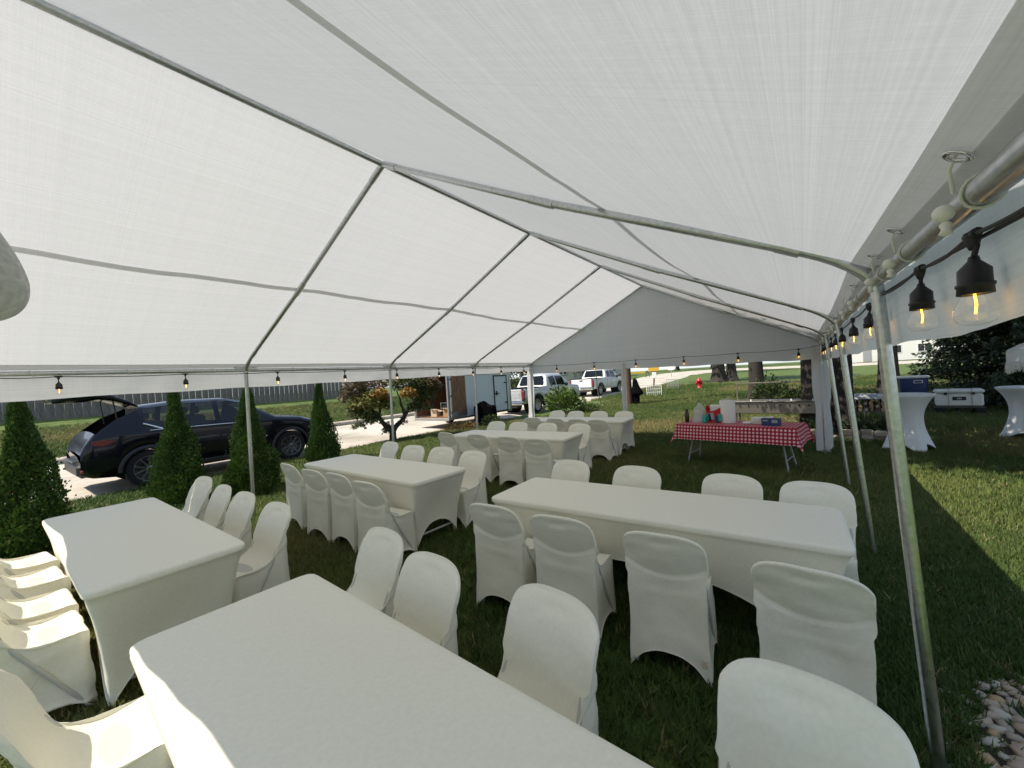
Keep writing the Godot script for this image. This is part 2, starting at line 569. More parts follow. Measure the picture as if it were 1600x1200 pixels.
func build_grass():
	# tufts of a few curved blades, scattered where the lawn shows
	var tufts := []
	for k in 3:
		var lv := Leaves.new()
		for i in 9:
			var w := rng.randf() * TAU
			var o := Vector3(rng.randf_range(-0.035, 0.035), 0, rng.randf_range(-0.035, 0.035))
			var h := rng.randf_range(0.03, 0.075)
			var lean := Vector3(cos(w), 0, sin(w)) * h * rng.randf_range(0.2, 1.1)
			var side := Vector3(-sin(w), 0, cos(w)) * 0.0055
			lv.leaf(o, Vector3(0, h, 0) + lean, side, Color(1, 1, 1), -0.004)
		tufts.append(lv.mesh())
	var spots := [[], [], []]
	var tint := [[], [], []]
	var add := func(x, z, sc):
		if z > -3.4 and z < -1.9 and x > stone_edge(z) + 0.03 and x < 1.3 and rng.randf() > 0.04: return
		var pk := rng.randi() % 3
		var t := Transform3D(Basis(Vector3.UP, rng.randf() * TAU).scaled(Vector3(sc, sc * rng.randf_range(0.7, 1.25), sc)), at(x, z, -0.006))
		spots[pk].append(t)
		var n := fn.get_noise_2d(x * 14, z * 14) + 0.5 * fn.get_noise_2d(x * 60, z * 60)
		var c := Color(0.060, 0.112, 0.018).lerp(Color(0.142, 0.176, 0.042), clampf(0.35 + n, 0, 1))
		var dry := fn.get_noise_2d(x * 9 + 300, z * 9)
		if dry > 0.12: c = c.lerp(Color(0.26, 0.22, 0.09), clampf((dry - 0.12) * 2.4, 0, 0.75))
		if rng.randf() < 0.03: c = Color(0.3, 0.25, 0.12)
		tint[pk].append(c * rng.randf_range(0.75, 1.25))
	# [x0, x1, z0, z1, count, size]
	for r in [[-7.2, -0.9, -0.6, 0.7, 9000, 1.0], [-7.6, 0.6, -4.4, -0.4, 34000, 1.0], [0.2, 2.6, -6.0, -1.5, 26000, 0.95], [-7.2, 0.6, -10.6, -4.4, 26000, 1.15], [0.4, 6.0, -12.0, -5.0, 32000, 1.1], [-10.4, -6.8, -13, 0.5, 26000, 1.1],
			[-9.0, 1.0, -22, -10.4, 30000, 1.4], [1.0, 9.0, -22, -12.0, 16000, 1.4], [-10.5, 3.0, -36, -22, 16000, 1.9], [-24, -17.9, -22, 0, 26000, 1.5], [3, 14, -40, -22, 8000, 2.0]]:
		for i in r[4]:
			add.call(rng.randf_range(r[0], r[1]), rng.randf_range(r[2], r[3]), r[5] * rng.randf_range(0.75, 1.3))
	for k in 3:
		var mm := MultiMesh.new()
		mm.transform_format = MultiMesh.TRANSFORM_3D
		mm.use_colors = true
		mm.mesh = tufts[k]
		mm.instance_count = spots[k].size()
		for i in spots[k].size():
			mm.set_instance_transform(i, spots[k][i])
			mm.set_instance_color(i, tint[k][i])
		var o := MultiMeshInstance3D.new()
		o.name = numbered(self, "grass")
		o.multimesh = mm
		o.material_override = mats.grass
		add_child(o, true)
		tag(o, ["short green lawn grass with dry patches round the tent", "lawn grass blades mixed through the mown turf", "fine lawn grass blades filling in the mown turf"][k], "grass")
		stuff(o)

# ---------------------------------------------------------------- the tent
const S := 0.705
const XL := -6.126
const XR := 0.257
const XM := -2.925
const HL := 2.072
const HR := 2.03
const RIDGE := 3.689
const BAY := 2.344
const Z1 := -2.272
const TILT := 0.0

# the right eave dips a little towards the near end
func hr(z: float) -> float:
	return HR - 0.036 * maxf(0.0, z - Z1)

func frame_z(i: int) -> float:
	return Z1 + BAY * (1 - i)

func roof_point(side: int, t: float, z: float) -> Vector3:
	# t from 0 at the ridge to 1 at the eave; cloth lies on the rafters and sags between frames
	var xe := XL - 0.05 if side < 0 else XR + 0.042
	var he := HL if side < 0 else hr(z)
	var p := Vector3(lerpf(XM, xe, t), lerpf(RIDGE + 0.04, he + 0.035, t), z)
	var u := fposmod((Z1 + BAY - z) / BAY, 1.0)
	var sag := 0.045 * sin(PI * u) * (0.35 + sin(PI * t)) if side > 0 else 0.03 * sin(PI * u) * sin(PI * t)
	sag *= 1.0 - 0.6 * ss(0.9, 1.0, t)
	# long soft creases pulled from the corners
	var w := fn.get_noise_2d(z * 26 + side * 300, t * 60) * 0.012 + fn.get_noise_2d(z * 90, t * 22 + 70) * 0.011 + fn.get_noise_2d(z * 240 + t * 500, t * 130) * 0.003
	p.y += -sag + w * sin(PI * t)
	return p

func strip(t0: float, t1: float, side: int, drop: float, za: float, zb: float, nt: int, wig := 0.0) -> MB:
	var b := MB.new()
	var rows := []
	var uvs := []
	var nz := 110
	var wide := 3.6
	for i in nz + 1:
		var z := lerpf(za, zb, float(i) / nz)
		var r := PackedVector3Array()
		var u := PackedVector2Array()
		var off := fn.get_noise_2d(z * 30, side * 50 + t0 * 90) * wig
		for k in nt + 1:
			var t := lerpf(t0, t1, float(k) / nt) + off
			r.append(roof_point(side, t, z) + Vector3(0, -drop, 0))
			u.append(Vector2(z, t * wide + side * 0.37))
		rows.append(r)
		uvs.append(u)
	b.grid_uv(rows, uvs)
	return b

func build_tent() -> Node3D:
	var tent := thing("party_tent", "large white peaked party tent on grey steel poles over the tables", "tent")
	var z_in := frame_z(0) + 0.06
	var z_out := frame_z(5 - 1) - 0.05
	for side in [-1, 1]:
		part("roof_cloth", strip(0, 1, side, 0, z_in + 0.09, z_out - 0.09, 44), mats.tent_cloth, tent)
		part("roof_seam", strip(0.622 if side > 0 else 0.50, 0.637 if side > 0 else 0.517, side, 0.005, z_in, z_out, 2, 0.02), mats.seam_cloth, tent)
	# doubled hem near the right eave
	part("hem", strip(0.964, 0.993, 1, 0.006, z_in, z_out, 3, 0.004), mats.seam_cloth, tent)
	part("hem", strip(0.980, 0.992, 1, 0.010, z_in, z_out, 3, 0.004), mats.seam_cloth, tent)
	part("hem", strip(0.965, 0.995, -1, 0.006, z_in, z_out, 3, 0.004), mats.seam_cloth, tent)
	# valances along both eaves
	for side in [-1, 1]:
		var b := MB.new()
		var rows := []
		var uvs := []
		for i in 161:
			var z := lerpf(z_in, z_out, i / 160.0)
			var top := roof_point(side, 1.0, z)
			var bottom := (lerpf(1.81, 1.93, i / 160.0) if side < 0 else lerpf(1.775, 1.72, i / 160.0)) + 0.005 * sin(z * 5.1) + fn.get_noise_2d(z * 60, side * 40) * 0.008
			var r := PackedVector3Array()
			var u := PackedVector2Array()
			for k in 13:
				var t := k / 12.0
				var wob := fn.get_noise_2d(z * 110 + 40, t * 24 + side * 90) * 0.03 * t + fn.get_noise_2d(z * 300, t * 60) * 0.008
				r.append(Vector3(top.x + side * (0.006 + 0.02 * t) + wob, lerpf(top.y, bottom, t), z))
				u.append(Vector2(z, t * 0.3))
			rows.append(r)
			uvs.append(u)
		b.grid_uv(rows, uvs)
		part("valance", b, mats.tent_cloth, tent)
	# end gables with their hanging edge
	for e in [0, 1]:
		var zg := z_out if e == 1 else z_in
		var b := MB.new()
		var rows := []
		var uvs := []
		for k in 31:
			var t := k / 30.0
			var r := PackedVector3Array()
			var u := PackedVector2Array()
			for i in 81:
				var f := i / 80.0
				var x := lerpf(XL - 0.07, XR + 0.07, f)
				var top := lerpf(HL + 0.03, RIDGE + 0.03, (x - XL + 0.07) / (XM - XL + 0.07)) if x < XM else lerpf(RIDGE + 0.03, HR + 0.03, (x - XM) / (XR + 0.07 - XM))
				var bot := (lerpf(1.85, 1.74, f) + 0.006 * sin(x * 7) if e == 1 else 1.63) + fn.get_noise_2d(x * 40, e * 99) * 0.02
				# folds that fan out from the peak
				var ang := atan2(x - XM, 4.2 - lerpf(top, bot, t))
				var fold := fn.get_noise_2d(ang * 160, 7 + e * 60) * 0.08 * t + fn.get_noise_2d(x * 50, t * 40) * 0.012
				r.append(Vector3(x, lerpf(top, bot, t), zg + (0.015 + fold) * (-1 if e == 1 else 1)))
				u.append(Vector2(x, lerpf(top, bot, t)))
			rows.append(r)
			uvs.append(u)
		b.grid_uv(rows, uvs)
		part("gable", b, mats.tent_cloth, tent)
	# steel frame
	var rad := 0.024
	for i in 5:
		var z := frame_z(i)
		if i < 4:
			for q in [[Vector3(XM, RIDGE, z), Vector3(XM, RIDGE, z - BAY)], [Vector3(XL, HL, z), Vector3(XL, HL, z - BAY)], [Vector3(XR, hr(z), z), Vector3(XR, hr(z - BAY), z - BAY)]]:
				var b := MB.new()
				b.tube(PackedVector3Array([q[0], q[1]]), rad, 14)
				part("ridge_pole" if q[0].x == XM else "eave_pole", b, mats.galvanised, tent)
		for side in [-1, 1]:
			var xe := XL if side < 0 else XR
			var he := HL if side < 0 else hr(z)
			var top := Vector3(XM, RIDGE, z)
			var eave := Vector3(xe, he, z)
			var d := (eave - top).normalized()
			var b := MB.new()
			# straight run, then the elbow that turns down into the eave fitting
			var path := PackedVector3Array([top, top.lerp(eave, 0.5)])
			var e0 := eave - d * 0.34 + Vector3(0, 0.055, 0)
			path.append(e0)
			for k in 6:
				var t := (k + 1) / 6.0
				var ctrl := eave - d * 0.10 + Vector3(0, 0.075, 0)
				path.append(e0.lerp(ctrl, t).lerp(ctrl.lerp(eave, t), t))
			b.tube(path, rad, 14)
			part("rafter", b, mats.galvanised, tent)
			var mid2 := top.lerp(eave, 0.5)
			for sl in [[top, top + d * 0.2], [mid2 - d * 0.1, mid2 + d * 0.1], [e0 - d * 0.04, e0 + d * 0.06], [eave + Vector3(0, 0.02, 0.13), eave + Vector3(0, 0.02, -0.13)]]:
				b = MB.new()
				b.tube(PackedVector3Array([sl[0], sl[1]]), rad + 0.004, 14)
				part("pipe_sleeve", b, mats.galvanised, tent)
			# leg, a little splayed on the right side
			var foot := at(xe - 0.06, z)
			if side > 0:
				foot = at(xe + [0.1, 0.115, 0.16, 0.155, -0.02][i], z)
			b = MB.new()
			b.tube(PackedVector3Array([eave, eave.lerp(foot, 0.5), foot]), rad, 14)
			part("leg", b, mats.galvanised, tent)
			b = MB.new()
			b.box(foot + Vector3(0, 0.006, 0), Vector3(0.14, 0.008, 0.14), 0.002)
			part("foot_plate", b, mats.galvanised, tent)
	# white cloth tied round the far corner legs and the middle leg of the far gable
	for q in [[XL - 0.03, XL - 0.09, 0.05, HL, 0.16], [XR, XR + 0.03, 0.02, HR, 0.25], [-3.5, -3.52, 0.05, 1.9, 0.09]]:
		var b := MB.new()
		var rows := []
		var z := z_out + 0.02
		for k in 41:
			var t := k / 40.0
			var w: float = q[4] * (1.0 if q[4] > 0.2 else 0.8 + 0.5 * t)
			var gather := 1.0 - 0.16 * exp(-pow((t - 0.6) / 0.1, 2)) if q[4] > 0.1 else 1.0
			if q[4] > 0.2: gather *= 0.6 + 0.25 * ss(0.0, 0.55, t)
			var r := PackedVector3Array()
			for i in 25:
				var f := i / 24.0
				var a := f * TAU * 0.82 + 0.4
				var rr := (w * 0.5) * (1 + 0.28 * sin(a * 5 + t * 2.0) + 0.2 * fn.get_noise_2d(a * 60, t * 120))
				var y := lerpf(q[3] - 0.02, terr(q[0], z) + q[2] + (0.14 * (1.0 - f) if q[4] > 0.2 else 0.0), t)
				r.append(Vector3(lerpf(q[0], q[1], t) + cos(a) * rr * gather * 1.2 - (0.0 if q[4] < 0.2 else 0.03), y, z + sin(a) * rr * gather * 0.6))
			rows.append(r)
		b.grid(rows)
		part("leg_wrap", b, mats.tent_cloth, tent)
	var bm := MB.new()
	bm.tube(PackedVector3Array([Vector3(-3.5, 1.95, z_out + 0.02), at(-3.52, z_out + 0.02)]), rad, 12)
	part("leg", bm, mats.galvanised, tent)
	# ball bungees and ties on the right eave
	for z in [-1.03, -1.58, -2.0, -2.75, -3.3, -3.9, -4.5, -5.1, -5.8, -6.6, -7.6, -8.6]:
		var b := MB.new()
		var c := Vector3(XR - 0.015, hr(z) - 0.005, z)
		var loop := PackedVector3Array()
		for k in 17:
			var a := TAU * k / 16
			loop.append(c + Vector3(0.015 + cos(a) * 0.0268, 0.005 + sin(a) * 0.0268, sin(a) * 0.010))
		b.tube(loop, 0.003, 6)
		b.tube(PackedVector3Array([c + Vector3(-0.02, 0.01, 0), c + Vector3(-0.028, 0.045, 0.02), c + Vector3(-0.018, 0.078, 0.045)]), 0.003, 6)
		var prof := []
		for k in 11:
			var a := PI * k / 10
			prof.append(Vector2(sin(a) * 0.0145 + 0.0005, -cos(a) * 0.0145))
		b.lathe(prof, 14, Transform3D(Basis(), c + Vector3(-0.034, -0.022, 0.004)))
		b.lathe([Vector2(0.004, 0), Vector2(0.009, -0.006), Vector2(0.006, -0.014), Vector2(0.010, -0.022), Vector2(0.001, -0.026)], 10, Transform3D(Basis(), c + Vector3(-0.032, -0.036, 0.004)))
		part("ball_bungee", b, mats.white_plastic, tent)
		if z > -3.0:
			b = MB.new()
			var rg := []
			for k in 13:
				var a := TAU * k / 12
				rg.append(Vector2(0.016 + 0.005 * cos(a), 0.003 * sin(a)))
			var p := roof_point(1, 0.975, z + 0.05) + Vector3(0, -0.016, 0)
			b.lathe(rg, 18, Transform3D(Basis(Vector3.BACK, -0.5), p))
			part("eyelet", b, mats.chrome, tent)
	for z in [-0.4, -1.1, -1.9, -2.9, -3.6, -4.5, -5.4, -6.4, -7.4, -8.3]:
		var b := MB.new()
		var loop := PackedVector3Array()
		for k in 17:
			var a := TAU * k / 16
			loop.append(Vector3(XL + cos(a) * 0.03, HL + sin(a) * 0.032, z + sin(a) * 0.01))
		b.tube(loop, 0.003, 6)
		part("cable_tie", b, mats.white_plastic, tent)
	var rope := MB.new()
	rope.tube(PackedVector3Array([Vector3(-4.25, 1.83, z_out - 0.05), Vector3(-4.6, 1.2, z_out - 0.9), at(-5.25, -12.2)]), 0.012, 6)
	tag(part("guy_rope", rope, mats.rope), "pale yellow guy rope slanting from the far tent gable to the lawn", "rope")
	return tent

# ---------------------------------------------------------------- festoon lights
func lamp_mesh() -> Array:
	var s := MB.new()
	s.lathe([Vector2(0.001, 0.066), Vector2(0.0075, 0.066), Vector2(0.009, 0.058), Vector2(0.024, 0.040), Vector2(0.0245, 0.014), Vector2(0.0275, 0.013), Vector2(0.0275, 0.007), Vector2(0.0255, 0.006), Vector2(0.0265, -0.008), Vector2(0.022, -0.009), Vector2(0.018, 0.0)], 20)
	var g := MB.new()
	var prof := []
	for p in [[0.0165, 0.0], [0.018, -0.008], [0.024, -0.022], [0.0305, -0.036], [0.032, -0.045], [0.0305, -0.055], [0.025, -0.063], [0.015, -0.068], [0.0005, -0.070]]:
		prof.append(Vector2(p[0], p[1]))
	g.lathe(prof, 24)
	var f := MB.new()
	f.tube(PackedVector3Array([Vector3(0.002, -0.004, 0), Vector3(-0.001, -0.028, 0), Vector3(0.0015, -0.046, 0)]), 0.0019, 8)
	return [s.mesh(), g.mesh(), f.mesh()]

func festoon(label: String, pts: Array, lead: Array, drop: float, lit: bool):
	var t := thing("festoon_string", label, "string lights", Vector3.ZERO, 0, "festoon light strings")
	var b := MB.new()
	var path := PackedVector3Array()
	var all := [lead[0]] + pts + [lead[1]]
	for i in all.size() - 1:
		for k in 8:
			var u := k / 8.0
			var p: Vector3 = all[i].lerp(all[i + 1], u)
			path.append(p - Vector3(0, 0.012 * sin(PI * u), 0))
	path.append(all[-1])
	b.tube(path, 0.0042, 8)
	part("cord", b, mats.black_cord, t)
	var lm := lamp_mesh()
	for p in pts:
		b = MB.new()
		var sway := Vector3(rng.randf_range(-0.008, 0.008), 0, rng.randf_range(-0.008, 0.008))
		b.lathe([Vector2(0.001, 0.006), Vector2(0.012, 0.004), Vector2(0.013, -0.006), Vector2(0.009, -0.022), Vector2(0.006, -0.03), Vector2(0.001, -0.03)], 12, Transform3D(Basis(), p))
		var dir: Vector3 = (pts[1] - pts[0]).normalized()
		b.tube(PackedVector3Array([p - dir * 0.028, p + dir * 0.028]), 0.009, 8)
		b.tube(PackedVector3Array([p + Vector3(0, -0.02, 0), p + sway + Vector3(0, -drop * 0.5, 0), p + Vector3(0, -drop, 0)]), 0.0048, 8)
		part("drop_cord", b, mats.black_cord, t)
		var h := obj("lamp_holder", lm[0], mats.black_plastic, t)
		h.position = p + Vector3(0, -drop - 0.064, 0)
		h.rotation.y = rng.randf() * TAU
		var g := obj("bulb", lm[1], mats.bulb_glass, h)
		obj("filament", lm[2], mats.filament, h)
		if lit:
			var o := OmniLight3D.new()
			o.name = numbered(self, "bulb_light")
			o.light_color = Color(1, 0.78, 0.42)
			o.light_energy = 0.0005
			o.light_size = 0.02
			o.omni_range = 30
			o.omni_attenuation = 2
			o.shadow_enabled = true
			o.position = h.position + Vector3(0, -0.03, 0)
			add_child(o, true)

func build_lights():
	var pts := []
	for z in [-0.57, -1.6, -2.66, -3.7, -4.74, -5.8, -6.85, -7.9, -8.9]:
		pts.append(Vector3(XL + 0.035, HL - 0.035, z))
	festoon("long black festoon string of small bulbs along the left eave, street side", pts, [Vector3(XL + 0.035, HL - 0.03, -0.05), Vector3(XL + 0.04, HL - 0.03, -9.25)], 0.055, false)
	pts = []
	for x in [-5.3, -4.23, -3.18, -2.12, -1.08, -0.08]:
		pts.append(Vector3(x, lerpf(HL - 0.01, HR - 0.06, (x - XL) / 6.4) - 0.02, -9.29))
	festoon("black festoon string of bulbs across the far gable end", pts, [Vector3(XL, HL, -9.29), Vector3(XR, HR - 0.02, -9.27)], 0.055, true)
	pts = []
	for z in [-0.68, -1.18, -1.62, -2.41, -2.73, -3.56, -4.55, -5.44, -6.31, -7.2, -8.1, -9.0]:
		pts.append(Vector3(XR + 0.02, hr(z) - 0.048, z))
	festoon("black festoon string of large lit bulbs along the right eave", pts, [Vector3(XR + 0.02, hr(0) - 0.04, -0.02), Vector3(XR + 0.02, HR - 0.04, -9.2)], 0.045, true)
	# second run of plain cable beside the right string
	var b := MB.new()
	b.tube(PackedVector3Array([Vector3(XR + 0.035, hr(0) - 0.03, 0.0), Vector3(XR + 0.04, hr(-0.7) - 0.062, -0.7), Vector3(XR + 0.035, hr(-1.6) - 0.045, -1.6), Vector3(XR + 0.035, HR - 0.04, -2.4)]), 0.0042, 8)
	tag(part("power_cable", b, mats.black_cord), "thin black power cable under the right eave pole", "cable")
	# the bulb that hangs close to the viewer at the left edge
	var t := thing("hanging_bulb", "pale unlit pear bulb hanging close by at the left edge of the view", "light bulb", Vector3(-0.735, 1.86, 0.0))
	b = MB.new()
	var prof := []
	var cv := Curve2D.new()
	var keys := [[0.018, 0.10], [0.02, 0.088], [0.03, 0.066], [0.043, 0.036], [0.0505, 0.010], [0.0515, -0.008], [0.047, -0.024], [0.037, -0.036], [0.02, -0.044], [0.0005, -0.046]]
	for i in keys.size():
		var k0: Array = keys[maxi(i - 1, 0)]
		var k1: Array = keys[mini(i + 1, keys.size() - 1)]
		var tn := Vector2(k1[0] - k0[0], k1[1] - k0[1]) / 6.0
		cv.add_point(Vector2(keys[i][0], keys[i][1]) * 10.0, -tn * 10.0, tn * 10.0)
	for i in 41:
		prof.append(cv.sample_baked(cv.get_baked_length() * i / 40.0, true) * 0.1)
	b.lathe(prof, 56)
	part("bulb", b, mats.frosted_glass, t)
	b = MB.new()
	b.lathe([Vector2(0.001, 0.17), Vector2(0.012, 0.165), Vector2(0.026, 0.145), Vector2(0.026, 0.098), Vector2(0.02, 0.096)], 20)
	b.tube(PackedVector3Array([Vector3(0, 0.16, 0), Vector3(0.005, 0.6, 0.03), Vector3(0, 1.24, 0.06)]), 0.005, 8)
	part("lamp_holder", b, mats.black_plastic, t)

# ---------------------------------------------------------------- chairs and tables
func seg_path(p: Array, t: float) -> Vector2:
	var f := t * (p.size() - 1)
	var i := mini(int(f), p.size() - 2)
	return p[i].lerp(p[i + 1], f - i)

func arch(x: float, h: float, pw := 2.6) -> float:
	return 0.006 + h * (1.0 - pow(absf(x), pw))

# covered folding chair, facing +z, origin on the ground under its middle
func chair_cover(seed_n: int) -> ArrayMesh:
	var nz := FastNoiseLite.new()
	nz.seed = seed_n
	nz.frequency = 1.0
	var NX := 28
	var NS := 7
	var seat_path := [Vector2(-0.064, 0.535), Vector2(-0.048, 0.502), Vector2(-0.020, 0.473), Vector2(0.02, 0.452), Vector2(0.07, 0.442), Vector2(0.12, 0.442), Vector2(0.175, 0.452), Vector2(0.217, 0.458), Vector2(0.232, 0.436)]
	var rows := []
	var levels := []
	levels.append(["T", 0.0])
	for k in 21: levels.append(["A", k / 20.0])
	for k in 12: levels.append(["B", (k + 1) / 12.0])
	for k in 14: levels.append(["C", (k + 1) / 14.0])
	for lv in levels:
		var ring := PackedVector3Array()
		var sec: String = lv[0]
		var a: float = lv[1]
		var rear := PackedVector3Array()
		var front := PackedVector3Array()
		for i in NX + 1:
			var xn := sin((float(i) / NX - 0.5) * PI)
			var ax := absf(xn)
			var ytop := 0.842 - 0.135 * (1.0 - pow(1.0 - pow(ax, 3.0), 1.0 / 3.0))
			var yc := 0.565 + 0.085 * xn * xn
			var curve := -0.02 * (1 - xn * xn)
			var zu := func(y): return -0.205 + (0.842 - y) * 0.36
			var zc: float = zu.call(yc)
			var y := 0.0
			var z := 0.0
			var hw := 0.228
			var yfront := 0.0
			# rear face
			if sec == "T":
				y = ytop + 0.004; z = zu.call(ytop) + 0.012
			elif sec == "A":
				# leave the rim rounded, then hollow a little inside it
				y = lerpf(ytop, yc, a)
				z = zu.call(y) - 0.004 * sin(PI * minf(a * 2.0, 1.0)) + 0.006 * ss(0.04, 0.14, a) * (1.0 - ss(0.9, 1.0, ax))
				# the cloth dips into the grip hole
				z += 0.009 * exp(-pow(xn / 0.30, 4)) * exp(-pow((y - 0.782) / 0.017, 2))
			else:
				var g := a * 0.32 if sec == "B" else 0.32 + 0.68 * a
				var yb := arch(xn, 0.135)
				var ys := 0.42
				y = lerpf(yc, ys, a) if sec == "B" else lerpf(ys, yb, a)
				z = lerpf(zc - 0.002, -0.158, ss(0, 1, g) * 0.5 + g * 0.5) - 0.006 * ss(0.15, 0.24, g) * (1.0 - ss(0.24, 0.5, g)) * (1 - pow(ax, 4))
				z += 0.010 * sin(PI * minf(g, 1.0)) * (1 - xn * xn)
			hw = lerpf(0.215, 0.228, ss(0.555, 0.585, y)) if y > 0.42 else lerpf(0.222, 0.213, ss(0.0, 0.4, y))
			if ax > 0.999 and sec == "A" : z += 0.002
			rear.append(Vector3(xn * hw, y, z + (curve if sec in ["T", "A"] else curve * (1.0 - (a if sec == "B" else 1.0)))))
			# front face
			var hf := 0.228
			if sec == "T":
				yfront = ytop + 0.004; z = zu.call(ytop) + 0.012
			elif sec == "A":
				yfront = lerpf(ytop, 0.535, a)
				z = -0.185 + (0.842 - yfront) * 0.395 - 0.008 * (1.0 - ss(0, 0.1, a)) - 0.007 * exp(-pow(xn / 0.30, 4)) * exp(-pow((yfront - 0.782) / 0.017, 2))
				hf = lerpf(0.207, 0.228, ss(0.56, 0.59, yfront)) if yfront < 0.6 else 0.228
			elif sec == "B":
				var sp := seg_path(seat_path, a)
				z = sp.x
				yfront = sp.y - 0.012 * sin(PI * a) * (1 - xn * xn)
				hf = lerpf(0.207, 0.2, a)
			else:
				yfront = lerpf(0.436, arch(xn, 0.15), a)
				z = 0.231 + 0.008 * a - 0.03 * sin(PI * a) * (1 - xn * xn)
				hf = lerpf(0.2, 0.21, a)
			front.append(Vector3(xn * hf, yfront, z + (curve if sec in ["T", "A"] else curve * maxf(0.0, 1.0 - 2.0 * a) if sec == "B" else 0.0)))
		for i in NX + 1: ring.append(rear[i])
		for k in NS:
			ring.append(side_point(rear[NX], front[NX], (k + 1.0) / (NS + 1), sec, a))
		for i in NX + 1: ring.append(front[NX - i])
		for k in NS:
			ring.append(side_point(front[0], rear[0], (k + 1.0) / (NS + 1), sec, a))
		for i in ring.size():
			var p := ring[i]
			ring[i] = p + Vector3(nz.get_noise_3d(p.x * 5, p.y * 5, p.z * 5), 0, nz.get_noise_3d(p.x * 5 + 9, p.y * 5, p.z * 5)) * (0.004 + 0.004 * float(seed_n % 3)) * ss(0.0, 0.1, 0.85 - p.y)
		rows.append(ring)
	var b := MB.new()
	b.grid(rows, true)
	# sewn hem along the arched bottom edge
	var last: PackedVector3Array = rows[-1]
	var hem := last.duplicate()
	hem.append(last[0])
	b.tube(hem, 0.0032, 6)
	# close the top rim
	var top: PackedVector3Array = rows[0]
	for i in NX:
		b.quad(top[i + 1], top[i], top[NX + NS + 1 + (NX - i)], top[NX + NS + 1 + (NX - i - 1)])
	return b.mesh()

func side_point(p: Vector3, q: Vector3, t: float, sec: String, a: float) -> Vector3:
	var v := p.lerp(q, t)
	if sec == "C":
		var ys := lerpf(p.y, q.y, t)
		var d := arch(2 * t - 1, 0.1)
		v.y = maxf(lerpf(ys, d, a * a), minf(ys, d))
		v.x *= 1.0 - 0.10 * sin(PI * t) * sin(PI * minf(a, 0.9))
	elif sec == "B":
		v.x *= 1.0 - 0.05 * sin(PI * t) * a
	return v

func chair_frame() -> ArrayMesh:
	var b := MB.new()
	for s in [-1, 1]:
		b.tube(PackedVector3Array([Vector3(s * 0.19, 0.56, -0.09), Vector3(s * 0.1985, 0.46, -0.035), Vector3(s * 0.193, 0.02, 0.215)]), 0.0115, 8)
		b.tube(PackedVector3Array([Vector3(s * 0.17, 0.43, 0.12), Vector3(s * 0.192, 0.02, -0.13)]), 0.0115, 8)
	b.tube(PackedVector3Array([Vector3(-0.19, 0.16, 0.135), Vector3(0.19, 0.16, 0.135)]), 0.008, 8)
	b.tube(PackedVector3Array([Vector3(-0.19, 0.14, -0.07), Vector3(0.19, 0.14, -0.07)]), 0.008, 8)
	b.box(Vector3(0, 0.425, 0.08), Vector3(0.37, 0.02, 0.26), 0.006)
	return b.mesh()

const TABLES := [
	# centre x, centre z, turn, name in labels
	[-1.1, -0.66, -0.06, "table at the bottom edge of the view"],
	[-4.283, -0.712, -0.016, "table nearest the left edge of the view"],
	[-4.403, -3.039, -0.041, "middle table in front of the maple"],
	[-1.052, -3.06, 0.026, "long table in front of the gingham table"],
	[-4.299, -5.802, 0.042, "third table from the street end post"],
	[-4.219, -8.134, 0.036, "farthest white table"]]
const TABLE_LABELS := [
	"white spandex covered long table at the bottom edge of the view",
	"white spandex covered long table nearest the left edge, beside the dark car",
	"white spandex covered long table in the second row, in front of the maple",
	"white spandex covered long table nearest the right side poles",
	"white spandex covered long table in the third row, behind the maple-side table",
	"white spandex covered long table in the last row by the far gable"]
const SHORT := ["bottom edge table", "left edge table", "second row left table", "second row right table", "third row table", "last row table"]

